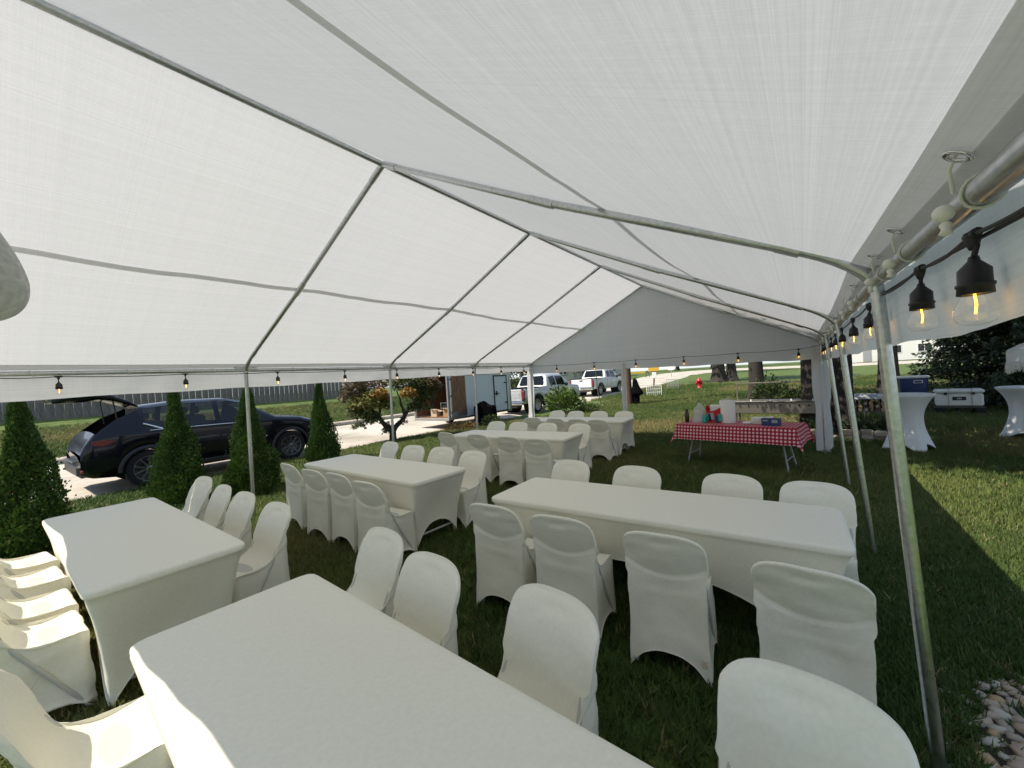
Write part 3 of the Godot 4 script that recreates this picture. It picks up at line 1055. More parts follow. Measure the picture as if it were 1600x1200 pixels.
func table_cover(seed_n: int) -> ArrayMesh:
	var nz := FastNoiseLite.new()
	nz.seed = seed_n
	nz.frequency = 1.0
	var hl := 1.22
	var hw := 0.38
	var rc := 0.055
	# outline of the top, as points with a share along their side
	var outl := []
	var sides := [[Vector2(-hl, -hw), Vector2(hl, -hw), 34], [Vector2(hl, -hw), Vector2(hl, hw), 16], [Vector2(hl, hw), Vector2(-hl, hw), 34], [Vector2(-hl, hw), Vector2(-hl, -hw), 16]]
	for s in sides:
		var n: int = s[2]
		for i in n:
			var t := 0.5 - 0.5 * cos(PI * i / n)
			t = lerpf(float(i) / n, t, 0.6)
			var p: Vector2 = s[0].lerp(s[1], t)
			# round the corner
			var c := Vector2(clampf(p.x, -hl + rc, hl - rc), clampf(p.y, -hw + rc, hw - rc))
			var q := p
			if (p - c).length() > rc and absf(p.x) > hl - rc and absf(p.y) > hw - rc:
				q = c + (p - c).normalized() * rc
			outl.append([q, t, s[1] - s[0]])
	var rows := []
	var mk := func(y, inset):
		var r := PackedVector3Array()
		for o in outl:
			var q: Vector2 = o[0]
			r.append(Vector3(q.x - signf(q.x) * inset * minf(1.0, absf(q.x) / hl * 1.0), y, q.y - signf(q.y) * inset))
		return r
	rows.append(mk.call(0.7405, 0.035))
	rows.append(mk.call(0.740, 0.014))
	rows.append(mk.call(0.735, 0.004))
	rows.append(mk.call(0.727, 0.0))
	rows.append(mk.call(0.705, 0.0))
	rows.append(mk.call(0.697, 0.003))
	rows.append(mk.call(0.690, 0.012))
	# stretched skirt: drawn in to the four feet, hem arched between them
	for k in 16:
		var v := (k + 1) / 16.0
		var r := PackedVector3Array()
		for o in outl:
			var q: Vector2 = o[0]
			var t: float = o[1]
			var longside := absf(o[2].x) > 1
			var hem := 0.012 + (0.36 if longside else 0.22) * (1.0 - pow(absf(2 * t - 1), 3.2 if longside else 2.4))
			var y := lerpf(0.690, hem, v)
			var d := (0.690 - y) / 0.69
			var e := 1.0 - pow(1.0 - d, 1.9)
			var fx := lerpf(absf(q.x) - 0.012, absf(q.x) * (1.09 / 1.22), e)
			var fz := lerpf(absf(q.y) - 0.012, absf(q.y) * (0.30 / 0.38), e)
			var pull := sin(PI * t) * 0.05 * sin(PI * minf(d * 1.1, 1.0))
			if longside: fz -= pull
			else: fx -= pull
			var w := nz.get_noise_3d(q.x * 3, y * 5, q.y * 3) * 0.006
			r.append(Vector3(signf(q.x) * (fx + w), y, signf(q.y) * (fz + w)))
		rows.append(r)
	var b := MB.new()
	b.grid(rows, true)
	var edge: PackedVector3Array = rows[-1].duplicate()
	edge.append(edge[0])
	b.tube(edge, 0.0035, 6)
	# the flat top, as a grid inside the first ring
	var tr: PackedVector3Array = rows[0]
	b.fan(tr, Vector3(0, 0.741, 0), true)
	return b.mesh()

func table_legs() -> ArrayMesh:
	var b := MB.new()
	for s in [1]:
		for z in [-0.27, 0.27]:
			b.tube(PackedVector3Array([Vector3(s * 0.95, 0.69, z * 0.85), Vector3(s * 1.06, 0.01, z)]), 0.014, 8)
		b.tube(PackedVector3Array([Vector3(s * 1.04, 0.12, -0.27), Vector3(s * 1.04, 0.12, 0.27)]), 0.012, 8)
		b.tube(PackedVector3Array([Vector3(s * 0.98, 0.5, 0), Vector3(s * 0.4, 0.69, 0)]), 0.01, 8)
	return b.mesh()

func build_tables():
	var legs := table_legs()
	for i in TABLES.size():
		var d: Array = TABLES[i]
		var t := thing("banquet_table", TABLE_LABELS[i], "table", at(d[0], d[1]), d[2], "white covered banquet tables")
		obj("stretch_cover", table_cover(100 + i), mats.spandex, t)
		for s in 2:
			var lf := obj("folding_leg_frame", legs, mats.chair_frame, t)
			lf.rotation.y = PI * s

const CHAIRS := [
	# table, side, [x, z of the back's top]
	[0, "far", [[-2.19, -1.55], [-1.63, -1.44], [-0.92, -1.46], [-0.06, -1.43]]],
	[0, "near", [[-2.22, 0.03]]],
	[1, "far", [[-5.42, -1.56], [-4.71, -1.51], [-4.16, -1.5], [-3.49, -1.49]]],
	[1, "near", [[-5.26, 0.06], [-4.70, 0.06], [-4.06, 0.08], [-3.57, 0.09]]],
	[2, "near", [[-5.26, -2.31], [-4.61, -2.26], [-4.11, -2.28], [-3.48, -2.2]]],
	[2, "far", [[-5.38, -4.0], [-4.66, -3.89], [-4.11, -3.93], [-3.48, -3.86]]],
	[3, "near", [[-1.91, -2.21], [-1.36, -2.22], [-0.71, -2.24], [-0.02, -2.16]]],
	[3, "far", [[-2.06, -3.81], [-1.34, -3.79], [-0.55, -3.79], [0.02, -3.78]]],
	[4, "near", [[-5.24, -5.03], [-4.51, -5.02], [-3.82, -4.95], [-3.26, -4.9]]],
	[4, "far", [[-5.35, -6.72], [-4.75, -6.68], [-4.06, -6.66], [-3.39, -6.68]]],
	[5, "near", [[-4.98, -7.42], [-4.34, -7.36], [-3.8, -7.32], [-3.33, -7.27]]],
	[5, "far", [[-5.16, -8.98], [-4.61, -8.95], [-4.0, -8.95], [-3.40, -8.95]]]]

func build_chairs():
	var kinds := []
	var fr := chair_frame()
	for k in 7:
		kinds.append(chair_cover(40 + k))
	var ordn := ["leftmost", "second from left", "third from left", "rightmost"]
	var n := 0
	for g in CHAIRS:
		var far: bool = g[1] == "far"
		for i in g[2].size():
			var p: Array = g[2][i]
			var turn := (0.0 if far else PI) + rng.randf_range(-0.09, 0.09) - (0.06 if g[0] == 0 else 0.0)
			var z: float = p[1] + (0.222 if far else -0.222)
			var label := "white covered folding chair, %s, %s side of the %s" % [ordn[i], "far" if far else "camera", SHORT[g[0]]]
			if g[0] == 0 and not far:
				label = "white covered folding chair cut off in the bottom left corner"
			var t := thing("folding_chair", label, "chair", at(p[0], z, -0.004), turn, "white covered folding chairs")
			obj("stretch_cover", kinds[(n * 5) % 7], mats.spandex, t)
			obj("frame", fr, mats.tube_sleeve, t)
			if g[0] == 3 and not far and i == 2:
				var b := MB.new()
				b.box(Vector3(-0.19, 0.135, -0.166), Vector3(0.026, 0.04, 0.002))
				part("care_tag", b, mats.cardboard_pale, t)
			n += 1

# ---------------------------------------------------------------- serving table
func build_serving():
	var c := at(-0.99, -7.92)
	var turn := -0.17
	var t := thing("serving_table", "folding table under a red gingham cloth on the shaded lawn", "table", c, turn)
	var b := MB.new()
	b.box(Vector3(0, 0.715, 0), Vector3(1.83, 0.045, 0.72), 0.012)
	part("table_top", b, mats.paper_white, t)
	for s in [-1, 1]:
		b = MB.new()
		for z in [-0.28, 0.28]:
			b.tube(PackedVector3Array([Vector3(s * 0.66, 0.69, z * 0.7), Vector3(s * 0.72, 0.35, z * 0.75), Vector3(s * 0.78, 0.01, z)]), 0.014, 8)
		b.tube(PackedVector3Array([Vector3(s * 0.745, 0.2, -0.24), Vector3(s * 0.745, 0.2, 0.24)]), 0.011, 8)
		b.tube(PackedVector3Array([Vector3(s * 0.70, 0.45, 0), Vector3(s * 0.25, 0.69, 0)]), 0.01, 8)
		part("leg", b, mats.grey_paint, t)
	var o := thing("gingham_cloth", "red and white gingham cloth hanging over the serving table", "tablecloth", c, turn)
	b = MB.new()
	var rows := []
	# flat sheet bent over the edges; corners fall in points
	var hx := 0.925
	var hz := 0.37
	var dropx := 0.27
	var dropz := 0.27
	var n := 46
	for j in n + 1:
		var v := (float(j) / n * 2 - 1) * (hz + dropz)
		var r := PackedVector3Array()
		for i in n * 2 + 1:
			var u := (float(i) / (2 * n) * 2 - 1) * (hx + dropx)
			var ox := maxf(absf(u) - hx, 0)
			var oz := maxf(absf(v) - hz, 0)
			var x := clampf(u, -hx, hx)
			var z := clampf(v, -hz, hz)
			var over := sqrt(ox * ox + oz * oz) if ox > 0 and oz > 0 else maxf(ox, oz)
			var flare := 0.05 * over / 0.27
			x += signf(u) * (ox * 0.32 if oz > 0 else flare * (1.0 if ox > 0 else 0.0))
			z += signf(v) * (oz * 0.32 if ox > 0 else flare * (1.0 if oz > 0 else 0.0))
			var rip := 0.012 * sin(u * 9.0 + 1.0) * minf(oz / 0.2, 1.0) + 0.012 * sin(v * 11.0) * minf(ox / 0.2, 1.0)
			z += signf(v) * rip * (1.0 if oz > 0 else 0.0)
			x += signf(u) * rip * (1.0 if ox > 0 else 0.0)
			r.append(Vector3(x, 0.7435 - over * 0.97, z))
		rows.append(r)
	b.grid(rows)
	part("cloth", b, mats.gingham, o)
	var put := func(called, label, cat, lx, lz):
		var p := c + Vector3(lx, 0.745, lz).rotated(Vector3.UP, turn)
		return thing(called, label, cat, p, turn)
	# brown bottle
	var q: Node3D = put.call("drink_bottle", "dark brown bottle at the left end of the gingham table", "bottle", -0.84, 0.06)
	b = MB.new()
	b.lathe([Vector2(0.001, 0), Vector2(0.034, 0), Vector2(0.036, 0.01), Vector2(0.036, 0.16), Vector2(0.03, 0.19), Vector2(0.018, 0.21)], 18)
	part("body", b, mats.brown_glass, q)
	b = MB.new()
	b.lathe([Vector2(0.02, 0.205), Vector2(0.024, 0.208), Vector2(0.024, 0.235), Vector2(0.012, 0.245), Vector2(0.001, 0.246)], 16)
	b.tube(PackedVector3Array([Vector3(0.0, 0.24, 0), Vector3(-0.02, 0.25, 0), Vector3(-0.03, 0.235, 0)]), 0.005, 6)
	part("cap", b, mats.black_plastic, q)
	# clear bag with a stack of cups
	q = put.call("cup_bag", "clear plastic bag of stacked cups beside the dark brown bottle", "bag", -0.62, 0.0)
	for k in 3:
		b = MB.new()
		var base := Vector3(-0.05 + 0.055 * k, 0, 0.02 * (k % 2))
		var prof := []
		for m in 12:
			prof.append(Vector2(0.030 + 0.004 * (m % 2) + 0.0006 * m, 0.02 + m * 0.019))
		b.lathe(prof, 14, Transform3D(Basis(), base))
		part("cup_stack", b, mats.clear_plastic, q)
	b = MB.new()
	var bag := []
	for k in 15:
		var tt := k / 14.0
		var r := PackedVector3Array()
		for i in 24:
			var a := TAU * i / 24
			var rr := lerpf(0.12, 0.03, ss(0.55, 1.0, tt)) * (1 + 0.22 * fn.get_noise_2d(a * 60, tt * 140))
			r.append(Vector3(cos(a) * rr * 1.05, tt * 0.36, sin(a) * rr * 0.75))
		bag.append(r)
	b.grid(bag, true)
	part("bag_film", b, mats.clear_plastic, q)
	# soap bottle
	q = put.call("teal_bottle", "small teal squeeze bottle in front of the red bag", "bottle", -0.50, 0.14)
	b = MB.new()
	b.lathe([Vector2(0.001, 0), Vector2(0.032, 0), Vector2(0.036, 0.02), Vector2(0.034, 0.13), Vector2(0.02, 0.16), Vector2(0.012, 0.17)], 16)
	part("body", b, mats.teal, q)
	b = MB.new()
	b.lathe([Vector2(0.014, 0.165), Vector2(0.014, 0.19), Vector2(0.005, 0.2), Vector2(0.004, 0.23), Vector2(0.001, 0.23)], 12)
	b.box(Vector3(-0.015, 0.232, 0), Vector3(0.05, 0.014, 0.016), 0.004)
	part("pump", b, mats.cardboard, q)
	# red carrier bag with teal and dark packs
	q = put.call("party_bag", "open red bag of teal and dark packets on the gingham table", "bag", -0.36, -0.02)
	b = MB.new()
	var rg := []
	for k in 10:
		var tt := k / 9.0
		var r := PackedVector3Array()
		for i in 28:
			var a := TAU * i / 28
			var sq := pow(pow(absf(cos(a)), 4) + pow(absf(sin(a)), 4), -0.25)
			var rr := sq * (1 + 0.12 * fn.get_noise_2d(a * 70, tt * 120))
			r.append(Vector3(cos(a) * rr * 0.15, tt * (0.26 + 0.05 * sin(a * 2 + 1)), sin(a) * rr * 0.085))
		rg.append(r)
	b.grid(rg, true)
	part("red_film", b, mats.red_paint, q)
	for k in 5:
		b = MB.new()
		b.box(Vector3(-0.11 + 0.055 * k, 0.08 + 0.02 * (k % 3), 0.088 + 0.004 * k), Vector3(0.06, 0.13, 0.03), 0.008, Transform3D(Basis(Vector3.BACK, 0.15 * (k % 3 - 1)), Vector3.ZERO))
		part("packet", b, [mats.teal, mats.interior, mats.grey_paint, mats.blue_plastic, mats.teal][k], q)
	b = MB.new()
	b.box(Vector3(0, 0.2, -0.03), Vector3(0.2, 0.24, 0.05), 0.02)
	part("white_pack", b, mats.paper_white, q)
	# tall roll of white paper
	q = put.call("paper_roll", "tall white paper roll standing beside the red bag", "paper roll", -0.16, -0.04)
	b = MB.new()
	b.lathe([Vector2(0.022, 0.40), Vector2(0.06, 0.402), Vector2(0.118, 0.398), Vector2(0.125, 0.385), Vector2(0.126, 0.2), Vector2(0.124, 0.01), Vector2(0.118, 0.0), Vector2(0.02, 0.0)], 30)
	part("roll", b, mats.paper_white, q)
	b = MB.new()
	var tw := []
	for k in 6:
		var r := PackedVector3Array()
		for i in 10:
			var a := TAU * i / 10
			var rr: float = [0.12, 0.07, 0.03, 0.022, 0.035, 0.045][k] * (1 + 0.2 * sin(a * 4))
			r.append(Vector3(cos(a) * rr + k * 0.008, [0.4, 0.415, 0.425, 0.44, 0.455, 0.462][k], sin(a) * rr))
		tw.append(r)
	b.grid(tw, true)
	part("twisted_wrap", b, mats.clear_plastic, q)
	# foam boxes, napkins, glove box
	q = put.call("foam_tray_stack", "stack of white foam trays in film on the gingham table", "trays", 0.36, -0.06)
	for k in 5:
		b = MB.new()
		b.box(Vector3(0.004 * (k % 2), 0.012 + k * 0.021, 0), Vector3(0.27, 0.018, 0.2), 0.007)
		part("tray", b, mats.paper_white, q)
	q = put.call("napkin_pack", "flat white napkin pack lying left of the foam trays", "napkins", 0.16, 0.0)
	b = MB.new()
	b.box(Vector3(0, 0.018, 0), Vector3(0.13, 0.034, 0.13), 0.012)
	part("pack", b, mats.paper_white, q)
	q = put.call("glove_box", "dark blue cardboard glove box near the cloth's right end", "box", 0.55, 0.16)
	b = MB.new()
	b.box(Vector3(0, 0.06, 0), Vector3(0.25, 0.12, 0.13), 0.004)
	part("carton", b, mats.blue_plastic, q)
	b = MB.new()
	b.box(Vector3(-0.07, 0.085, 0.066), Vector3(0.07, 0.018, 0.002))
	b.box(Vector3(0.06, 0.075, 0.066), Vector3(0.08, 0.05, 0.002))
	part("printed_panel", b, mats.grey_paint, q)
	b = MB.new()
	for k in 4:
		b.box(Vector3(0.02 * k - 0.03, 0.124 + 0.004 * k, 0), Vector3(0.06, 0.006, 0.04), 0.002, Transform3D(Basis(Vector3.UP, 0.5 * k), Vector3.ZERO))
	part("glove", b, mats.paper_white, q)

# ---------------------------------------------------------------- things right of the tent
func build_right_side():
	# stand-up tables with stretch covers
	var spots := [[1.49, -10.3, 0.385, 1.05, 0.37, "white spandex covered cocktail table right behind the nearest right pole"], [3.46, -12.25, 0.385, 1.03, 0.37, "white spandex covered cocktail table cut off by the right edge"]]
	for s in spots:
		var t := thing("cocktail_table", s[5], "table", at(s[0], s[1]), 0.3, "white covered cocktail tables")
		var b := MB.new()
		var rows := []
		var R: float = s[2]
		var H: float = s[3]
		for k in 30:
			var r := PackedVector3Array()
			var v := k / 29.0
			for i in 48:
				var a := TAU * i / 48
				var foot := 0.5 + 0.5 * cos(4 * a)          # four stretched feet
				var rr := R
				var y := H
				if k == 0: rr = R - 0.03; y = H + 0.004
				elif k == 1: rr = R - 0.006; y = H
				elif k == 2: rr = R; y = H - 0.012
				elif k == 3: rr = R - 0.004; y = H - 0.03
				else:
					var w := (k - 3) / 26.0
					var low := 0.012 + 0.13 * (1 - pow(foot, 1.3))
					y = lerpf(H - 0.03, low, w)
					var d := (H - 0.03 - y) / (H - 0.03)
					var waist := lerpf(R - 0.004, s[4] * lerpf(0.86, 1.08, foot), ss(0, 1, d)) - 0.20 * pow(sin(PI * pow(d, 0.85)), 1.1) * lerpf(1.0, 0.75, foot)
					rr = waist
				r.append(Vector3(cos(a) * rr, y, sin(a) * rr))
			rows.append(r)
		b.grid(rows, true)
		b.fan(rows[0], Vector3(0, H + 0.005, 0), true)
		part("stretch_cover", b, mats.spandex_grey, t)
		b = MB.new()
		b.tube(PackedVector3Array([Vector3(0, 0.05, 0), Vector3(0, H - 0.04, 0)]), 0.025, 10)
		part("column", b, mats.chair_frame, t)
	# flat top griddle
	var g := thing("flat_top_griddle", "long stainless griddle with knobs and a rail, behind the gingham table", "grill", at(-0.62, -12.0), -0.05)
	var b := MB.new()
	b.box(Vector3(0, 0.66, 0), Vector3(1.86, 0.28, 0.62), 0.012)
	part("body", b, mats.steel, g)
	b = MB.new()
	b.box(Vector3(0, 0.815, 0.0), Vector3(1.92, 0.024, 0.7), 0.006)
	part("cooktop", b, mats.steel, g)
	b = MB.new()
	b.box(Vector3(0, 0.66, 0.314), Vector3(0.006, 0.26, 0.006))
	part("panel_joint", b, mats.steel_dark, g)
	for k in 8:
		b = MB.new()
		var x := -0.75 + k * 0.19 + (0.1 if k > 3 else 0.0)
		b.lathe([Vector2(0.001, 0.03), Vector2(0.016, 0.03), Vector2(0.02, 0.006), Vector2(0.02, 0.0)], 12, Transform3D(Basis(Vector3.RIGHT, PI / 2), Vector3(x, 0.72, 0.312)))
		part("knob", b, mats.black_plastic, g)
	for s in [-1, 1]:
		for z in [-0.26, 0.26]:
			b = MB.new()
			b.bar(Vector3(s * 0.86, 0.0, z), Vector3(s * 0.86, 0.53, z), 0.04, 0.04, 0.004)
			part("leg", b, mats.steel_dark, g)
	b = MB.new()
	for s in [-1, 1]:
		b.bar(Vector3(s * 0.90, 0.82, -0.3), Vector3(s * 0.90, 1.25, -0.3), 0.03, 0.03, 0.003)
	b.bar(Vector3(-0.93, 1.265, -0.3), Vector3(0.93, 1.265, -0.3), 0.03, 0.03, 0.003)
	part("rail", b, mats.steel, g)
	for k in 4:
		b = MB.new()
		b.lathe([Vector2(0.015, 0), Vector2(0.015, 0.03), Vector2(0.008, 0.045), Vector2(0.001, 0.045)], 10, Transform3D(Basis(), Vector3(-0.5 + 0.42 * k, 0.827, 0.28)))
		part("vent_cap", b, mats.paper_white, g)
	# stone border with a planting bed behind
	var bd := thing("planting_border", "low border of pale stone blocks round a dark planting bed", "border", at(0.5, -11.2))
	b = MB.new()
	var rr := PackedVector3Array()
	var rows2 := []
	for j in 9:
		var r := PackedVector3Array()
		for i in 19:
			var x := -1.9 + i * 0.16
			r.append(Vector3(x, -0.03 + 0.08 * sin(PI * j / 8.0) * sin(PI * i / 18.0) + fn.get_noise_2d(x * 90, j * 50) * 0.02, 0.0 - j * 0.2))
		rows2.append(r)
	b.grid(rows2)
	part("mulch", b, mats.mulch, bd)
	var x0 := -1.85
	var k2 := 0
	while x0 < 0.85:
		var w := rng.randf_range(0.18, 0.4)
		var row2 := 2 if rng.randf() < 0.55 else 1
		for j in row2:
			b = MB.new()
			var h := rng.randf_range(0.09, 0.13)
			b.box(Vector3(x0 + w * 0.5, h * 0.5 + j * 0.115, 0.02 + rng.randf_range(-0.02, 0.02)), Vector3(w - 0.012, h, rng.randf_range(0.16, 0.24)), 0.022, Transform3D(Basis(Vector3.UP, rng.randf_range(-0.06, 0.06)), Vector3.ZERO))
			part("stone_block", b, [mats.stone, mats.stone_pale, mats.stone][k2 % 3], bd)
			k2 += 1
		x0 += w
	# firewood rack with a grey cover
	var fr := thing("firewood_rack", "low rack of split firewood under a smooth grey cover", "firewood", at(1.25, -15.0, 0.02), 0.06)
	for k in 40:
		b = MB.new()
		var px := -0.55 + (k % 10) * 0.122 + rng.randf_range(-0.01, 0.01)
		var py := 0.30 + (k / 10) * 0.085
		var poly := PackedVector2Array()
		var nn := 3 + k % 3
		var off := rng.randf() * TAU
		for i in nn:
			poly.append(Vector2(px, py) + Vector2(cos(off + TAU * i / nn), sin(off + TAU * i / nn)) * rng.randf_range(0.042, 0.058))
		b.prism(poly, -0.2, 0.2 + rng.randf_range(0, 0.03))
		part("log", b, [mats.stone_pink, mats.cardboard_pale, mats.stone_ochre, mats.pole_wood][k % 4], fr)
	b = MB.new()
	for s in [-0.62, -0.3, 0.02, 0.34, 0.62]:
		b.bar(Vector3(s, 0.0, 0.25), Vector3(s, 0.6, 0.25), 0.025, 0.025)
		b.bar(Vector3(s, 0.0, -0.25), Vector3(s, 0.6, -0.25), 0.025, 0.025)
	b.bar(Vector3(-0.64, 0.24, 0.2), Vector3(0.64, 0.24, 0.2), 0.03, 0.03)
	b.bar(Vector3(-0.64, 0.24, -0.2), Vector3(0.64, 0.24, -0.2), 0.03, 0.03)
	part("rack_frame", b, mats.steel_dark, fr)
	b = MB.new()
	var cov := []
	for j in 14:
		var r := PackedVector3Array()
		var v := j / 13.0
		for i in 30:
			var u := i / 29.0 * 2 - 1
			var y := 0.62 + 0.12 * sqrt(maxf(0.0, 1 - u * u)) * sin(PI * clampf(v, 0.08, 0.92)) - (0.05 if j == 0 or j == 13 else 0.0)
			r.append(Vector3(u * 0.72, y, 0.3 - v * 0.6))
		cov.append(r)
	b.grid(cov)
	part("cover", b, mats.grey_paint, fr)
	# blue cooler with a white lid, on a stand
	var cb := thing("blue_cooler", "dark blue cooler with a white lid, standing behind the cocktail table", "cooler", at(2.68, -17.3))
	b = MB.new()
	var hull := []
	for q in [[0.0, 0.92], [0.02, 0.94], [0.38, 1.0], [0.42, 1.0]]:
		var r := PackedVector3Array()
		for i in 32:
			var a := TAU * i / 32
			var sq := pow(pow(absf(cos(a)), 6) + pow(absf(sin(a)), 6), -1.0 / 6)
			r.append(Vector3(cos(a) * sq * 0.32 * q[1], 0.62 + q[0], sin(a) * sq * 0.2 * q[1]))
		hull.append(r)
	b.grid(hull, true)
	part("body", b, mats.blue_plastic, cb)
	b = MB.new()
	b.box(Vector3(0, 1.075, 0), Vector3(0.68, 0.07, 0.44), 0.02)
	part("lid", b, mats.white_plastic, cb)
	b = MB.new()
	b.box(Vector3(0.08, 0.93, 0.205), Vector3(0.2, 0.09, 0.008), 0.004)
	part("badge", b, mats.white_plastic, cb)
	b = MB.new()
	b.box(Vector3(0.08, 0.93, 0.211), Vector3(0.16, 0.06, 0.006), 0.002)
	part("badge_centre", b, mats.blue_plastic, cb)
	b = MB.new()
	for s in [[-1, -1], [1, -1], [-1, 1], [1, 1]]:
		b.bar(Vector3(s[0] * 0.27, 0, s[1] * 0.16), Vector3(s[0] * 0.27, 0.6, s[1] * 0.16), 0.04, 0.04)
	b.box(Vector3(0, 0.61, 0), Vector3(0.66, 0.025, 0.42))
	part("stand", b, mats.steel_dark, cb)
	# white chest cooler on a wheeled frame
	var cc := thing("white_chest_cooler", "long white chest cooler strapped to a low wheeled cart", "cooler", at(3.5, -16.75), -0.12)
	b = MB.new()
	b.box(Vector3(0, 0.42, 0), Vector3(0.92, 0.36, 0.44), 0.04)
	part("body", b, mats.white_plastic, cc)
	b = MB.new()
	b.box(Vector3(0, 0.665, 0), Vector3(0.96, 0.11, 0.48), 0.035)
	part("lid", b, mats.white_plastic, cc)
	for s in [-0.26, 0.26]:
		b = MB.new()
		b.box(Vector3(s, 0.60, 0.235), Vector3(0.07, 0.07, 0.03), 0.008)
		part("latch", b, mats.black_plastic, cc)
	b = MB.new()
	b.box(Vector3(0.0, 0.46, 0.222), Vector3(0.26, 0.1, 0.008), 0.002)
	part("badge", b, mats.black_plastic, cc)
	b = MB.new()
	b.box(Vector3(0.0, 0.46, 0.228), Vector3(0.09, 0.045, 0.006), 0.002)
	part("badge_mark", b, mats.grey_paint, cc)
	for s in [-0.2, 0.24]:
		b = MB.new()
		for q in [[0.2, 0.725, 0.245], [0.725, 0.728, -0.245]]:
			pass
		b.tube(PackedVector3Array([Vector3(s, 0.24, 0.228), Vector3(s, 0.6, 0.246), Vector3(s, 0.727, 0.236), Vector3(s, 0.727, -0.236), Vector3(s, 0.24, -0.228)]), 0.007, 6)
		part("strap", b, mats.grey_paint, cc)
	b = MB.new()
	b.box(Vector3(0, 0.205, 0), Vector3(0.98, 0.03, 0.4), 0.004)
	b.tube(PackedVector3Array([Vector3(-0.45, 0.22, 0), Vector3(-0.7, 0.42, 0), Vector3(-0.95, 0.62, 0.0), Vector3(-0.97, 0.7, 0.02)]), 0.016, 8)
	part("cart", b, mats.steel_dark, cc)
	for s in [[-0.36, 0.2], [0.38, 0.2], [-0.36, -0.2], [0.38, -0.2]]:
		b = MB.new()
		b.lathe([Vector2(0.001, -0.02), Vector2(0.085, -0.02), Vector2(0.1, -0.01), Vector2(0.1, 0.01), Vector2(0.085, 0.02), Vector2(0.001, 0.02)], 16, Transform3D(Basis(Vector3.RIGHT, PI / 2), Vector3(s[0], 0.1, s[1])))
		part("wheel", b, mats.tyre, cc)
	# fringed white parasol reaching in from the right
	var um := thing("fringed_parasol", "sunlit white fringed parasol reaching in at the right edge", "parasol", at(3.62, -8.6), 0.2)
	b = MB.new()
	var R2 := 1.35
	var can := []
	for k in 12:
		var v := k / 11.0
		var r := PackedVector3Array()
		for i in 64:
			var a := TAU * i / 64
			var rib := absf(sin(a * 4))
			var rad := R2 * v * (1 - 0.04 * rib)
			r.append(Vector3(cos(a) * rad, 2.28 - 0.5 * pow(v, 1.5) - 0.05 * rib * v, sin(a) * rad))
		can.append(r)
	b.grid(can, true)
	part("canopy", b, mats.fringe, um)
	b = MB.new()
	var val := []
	for k in 4:
		var r := PackedVector3Array()
		for i in 64:
			var a := TAU * i / 64
			var rib := absf(sin(a * 4))
			r.append(Vector3(cos(a) * R2 * (1 - 0.04 * rib), 1.775 - 0.05 * rib - 0.05 * k, sin(a) * R2 * (1 - 0.04 * rib)))
		val.append(r)
	b.grid(val, true)
	part("border", b, mats.fringe, um)
	b = MB.new()
	for i in 900:
		var a := TAU * i / 900 + rng.randf_range(-0.003, 0.003)
		var rib := absf(sin(a * 4))
		var p := Vector3(cos(a) * R2 * (1 - 0.04 * rib), 1.63 - 0.05 * rib, sin(a) * R2 * (1 - 0.04 * rib))
		b.tube(PackedVector3Array([p, p + Vector3(rng.randf_range(-0.012, 0.012), -0.06, rng.randf_range(-0.012, 0.012)), p + Vector3(rng.randf_range(-0.02, 0.02), -rng.randf_range(0.11, 0.16), rng.randf_range(-0.02, 0.02))]), 0.0045, 4, 0.002, false)
	stuff(part("fringe", b, mats.fringe, um))
	b = MB.new()
	b.tube(PackedVector3Array([Vector3(0, 0, 0), Vector3(0, 2.28, 0)]), 0.02, 10)
	part("pole", b, mats.white_paint, um)

func stone_edge(z: float) -> float:
	return 0.49 + 0.04 * fn.get_noise_1d(z * 120) + 0.1 * ss(-2.6, -3.05, z) + maxf(0, -3.0 - z) * 1.2

func build_stones():
	var shapes := []
	for k in 7:
		var b := MB.new()
		var rows := []
		var s := Vector3(rng.randf_range(0.85, 1.3), rng.randf_range(0.5, 0.75), rng.randf_range(0.75, 1.0))
		for j in 7:
			var r := PackedVector3Array()
			var p := PI * j / 6
			for i in 10:
				var a := TAU * i / 10
				var v := Vector3(sin(p) * cos(a), cos(p), sin(p) * sin(a))
				var d := 1.0 + 0.5 * fn.get_noise_3d(v.x * 75 + k * 200, v.y * 75, v.z * 75)
				r.append(v * s * d)
			rows.append(r)
		b.grid(rows, true)
		shapes.append(b.mesh())
	var bed := thing("river_stone_bed", "patch of rounded tan river stones spilling into the grass", "stones", at(0.9, -2.4))
	var ms := [mats.stone, mats.stone_pink, mats.stone, mats.stone_pale, mats.stone_pink, mats.stone_ochre]
	var n := 0
	var placed := []
	for tries in 9000:
		if n >= 295: break
		var x := rng.randf_range(0.38, 1.0)
		var z := rng.randf_range(-3.4, -2.1)
		# edge of the patch runs slantwise; a few strays lie in the grass
		var edge := stone_edge(z)
		if x < edge and not (x > edge - 0.13 and rng.randf() < 0.06): continue
		var rr := rng.randf_range(0.024, 0.042) if n < 190 else rng.randf_range(0.016, 0.03)
		var ok := true
		for q in placed:
			if Vector2(q.x - x, q.y - z).length() < (q.z + rr) * 0.8: ok = false; break
		if not ok: continue
		placed.append(Vector3(x, z, rr))
		var o := obj("stone", shapes[rng.randi() % 7], ms[rng.randi() % 6], bed)
		o.transform = Transform3D(Basis.from_euler(Vector3(rng.randf_range(-0.3, 0.3), rng.randf() * TAU, rng.randf_range(-0.3, 0.3))).scaled(Vector3.ONE * rr), at(x, z, rr * 0.22) - bed.position)
		n += 1
	var b := MB.new()
	var rows2 := []
	for j in 12:
		var r := PackedVector3Array()
		for i in 9:
			var z := -3.3 + j * 0.11
			var x := lerpf(stone_edge(z) + 0.06, 1.3, i / 8.0)
			r.append(at(x, z, 0.006) - bed.position)
		rows2.append(r)
	b.grid(rows2)
	part("bed_soil", b, mats.mulch, bed)

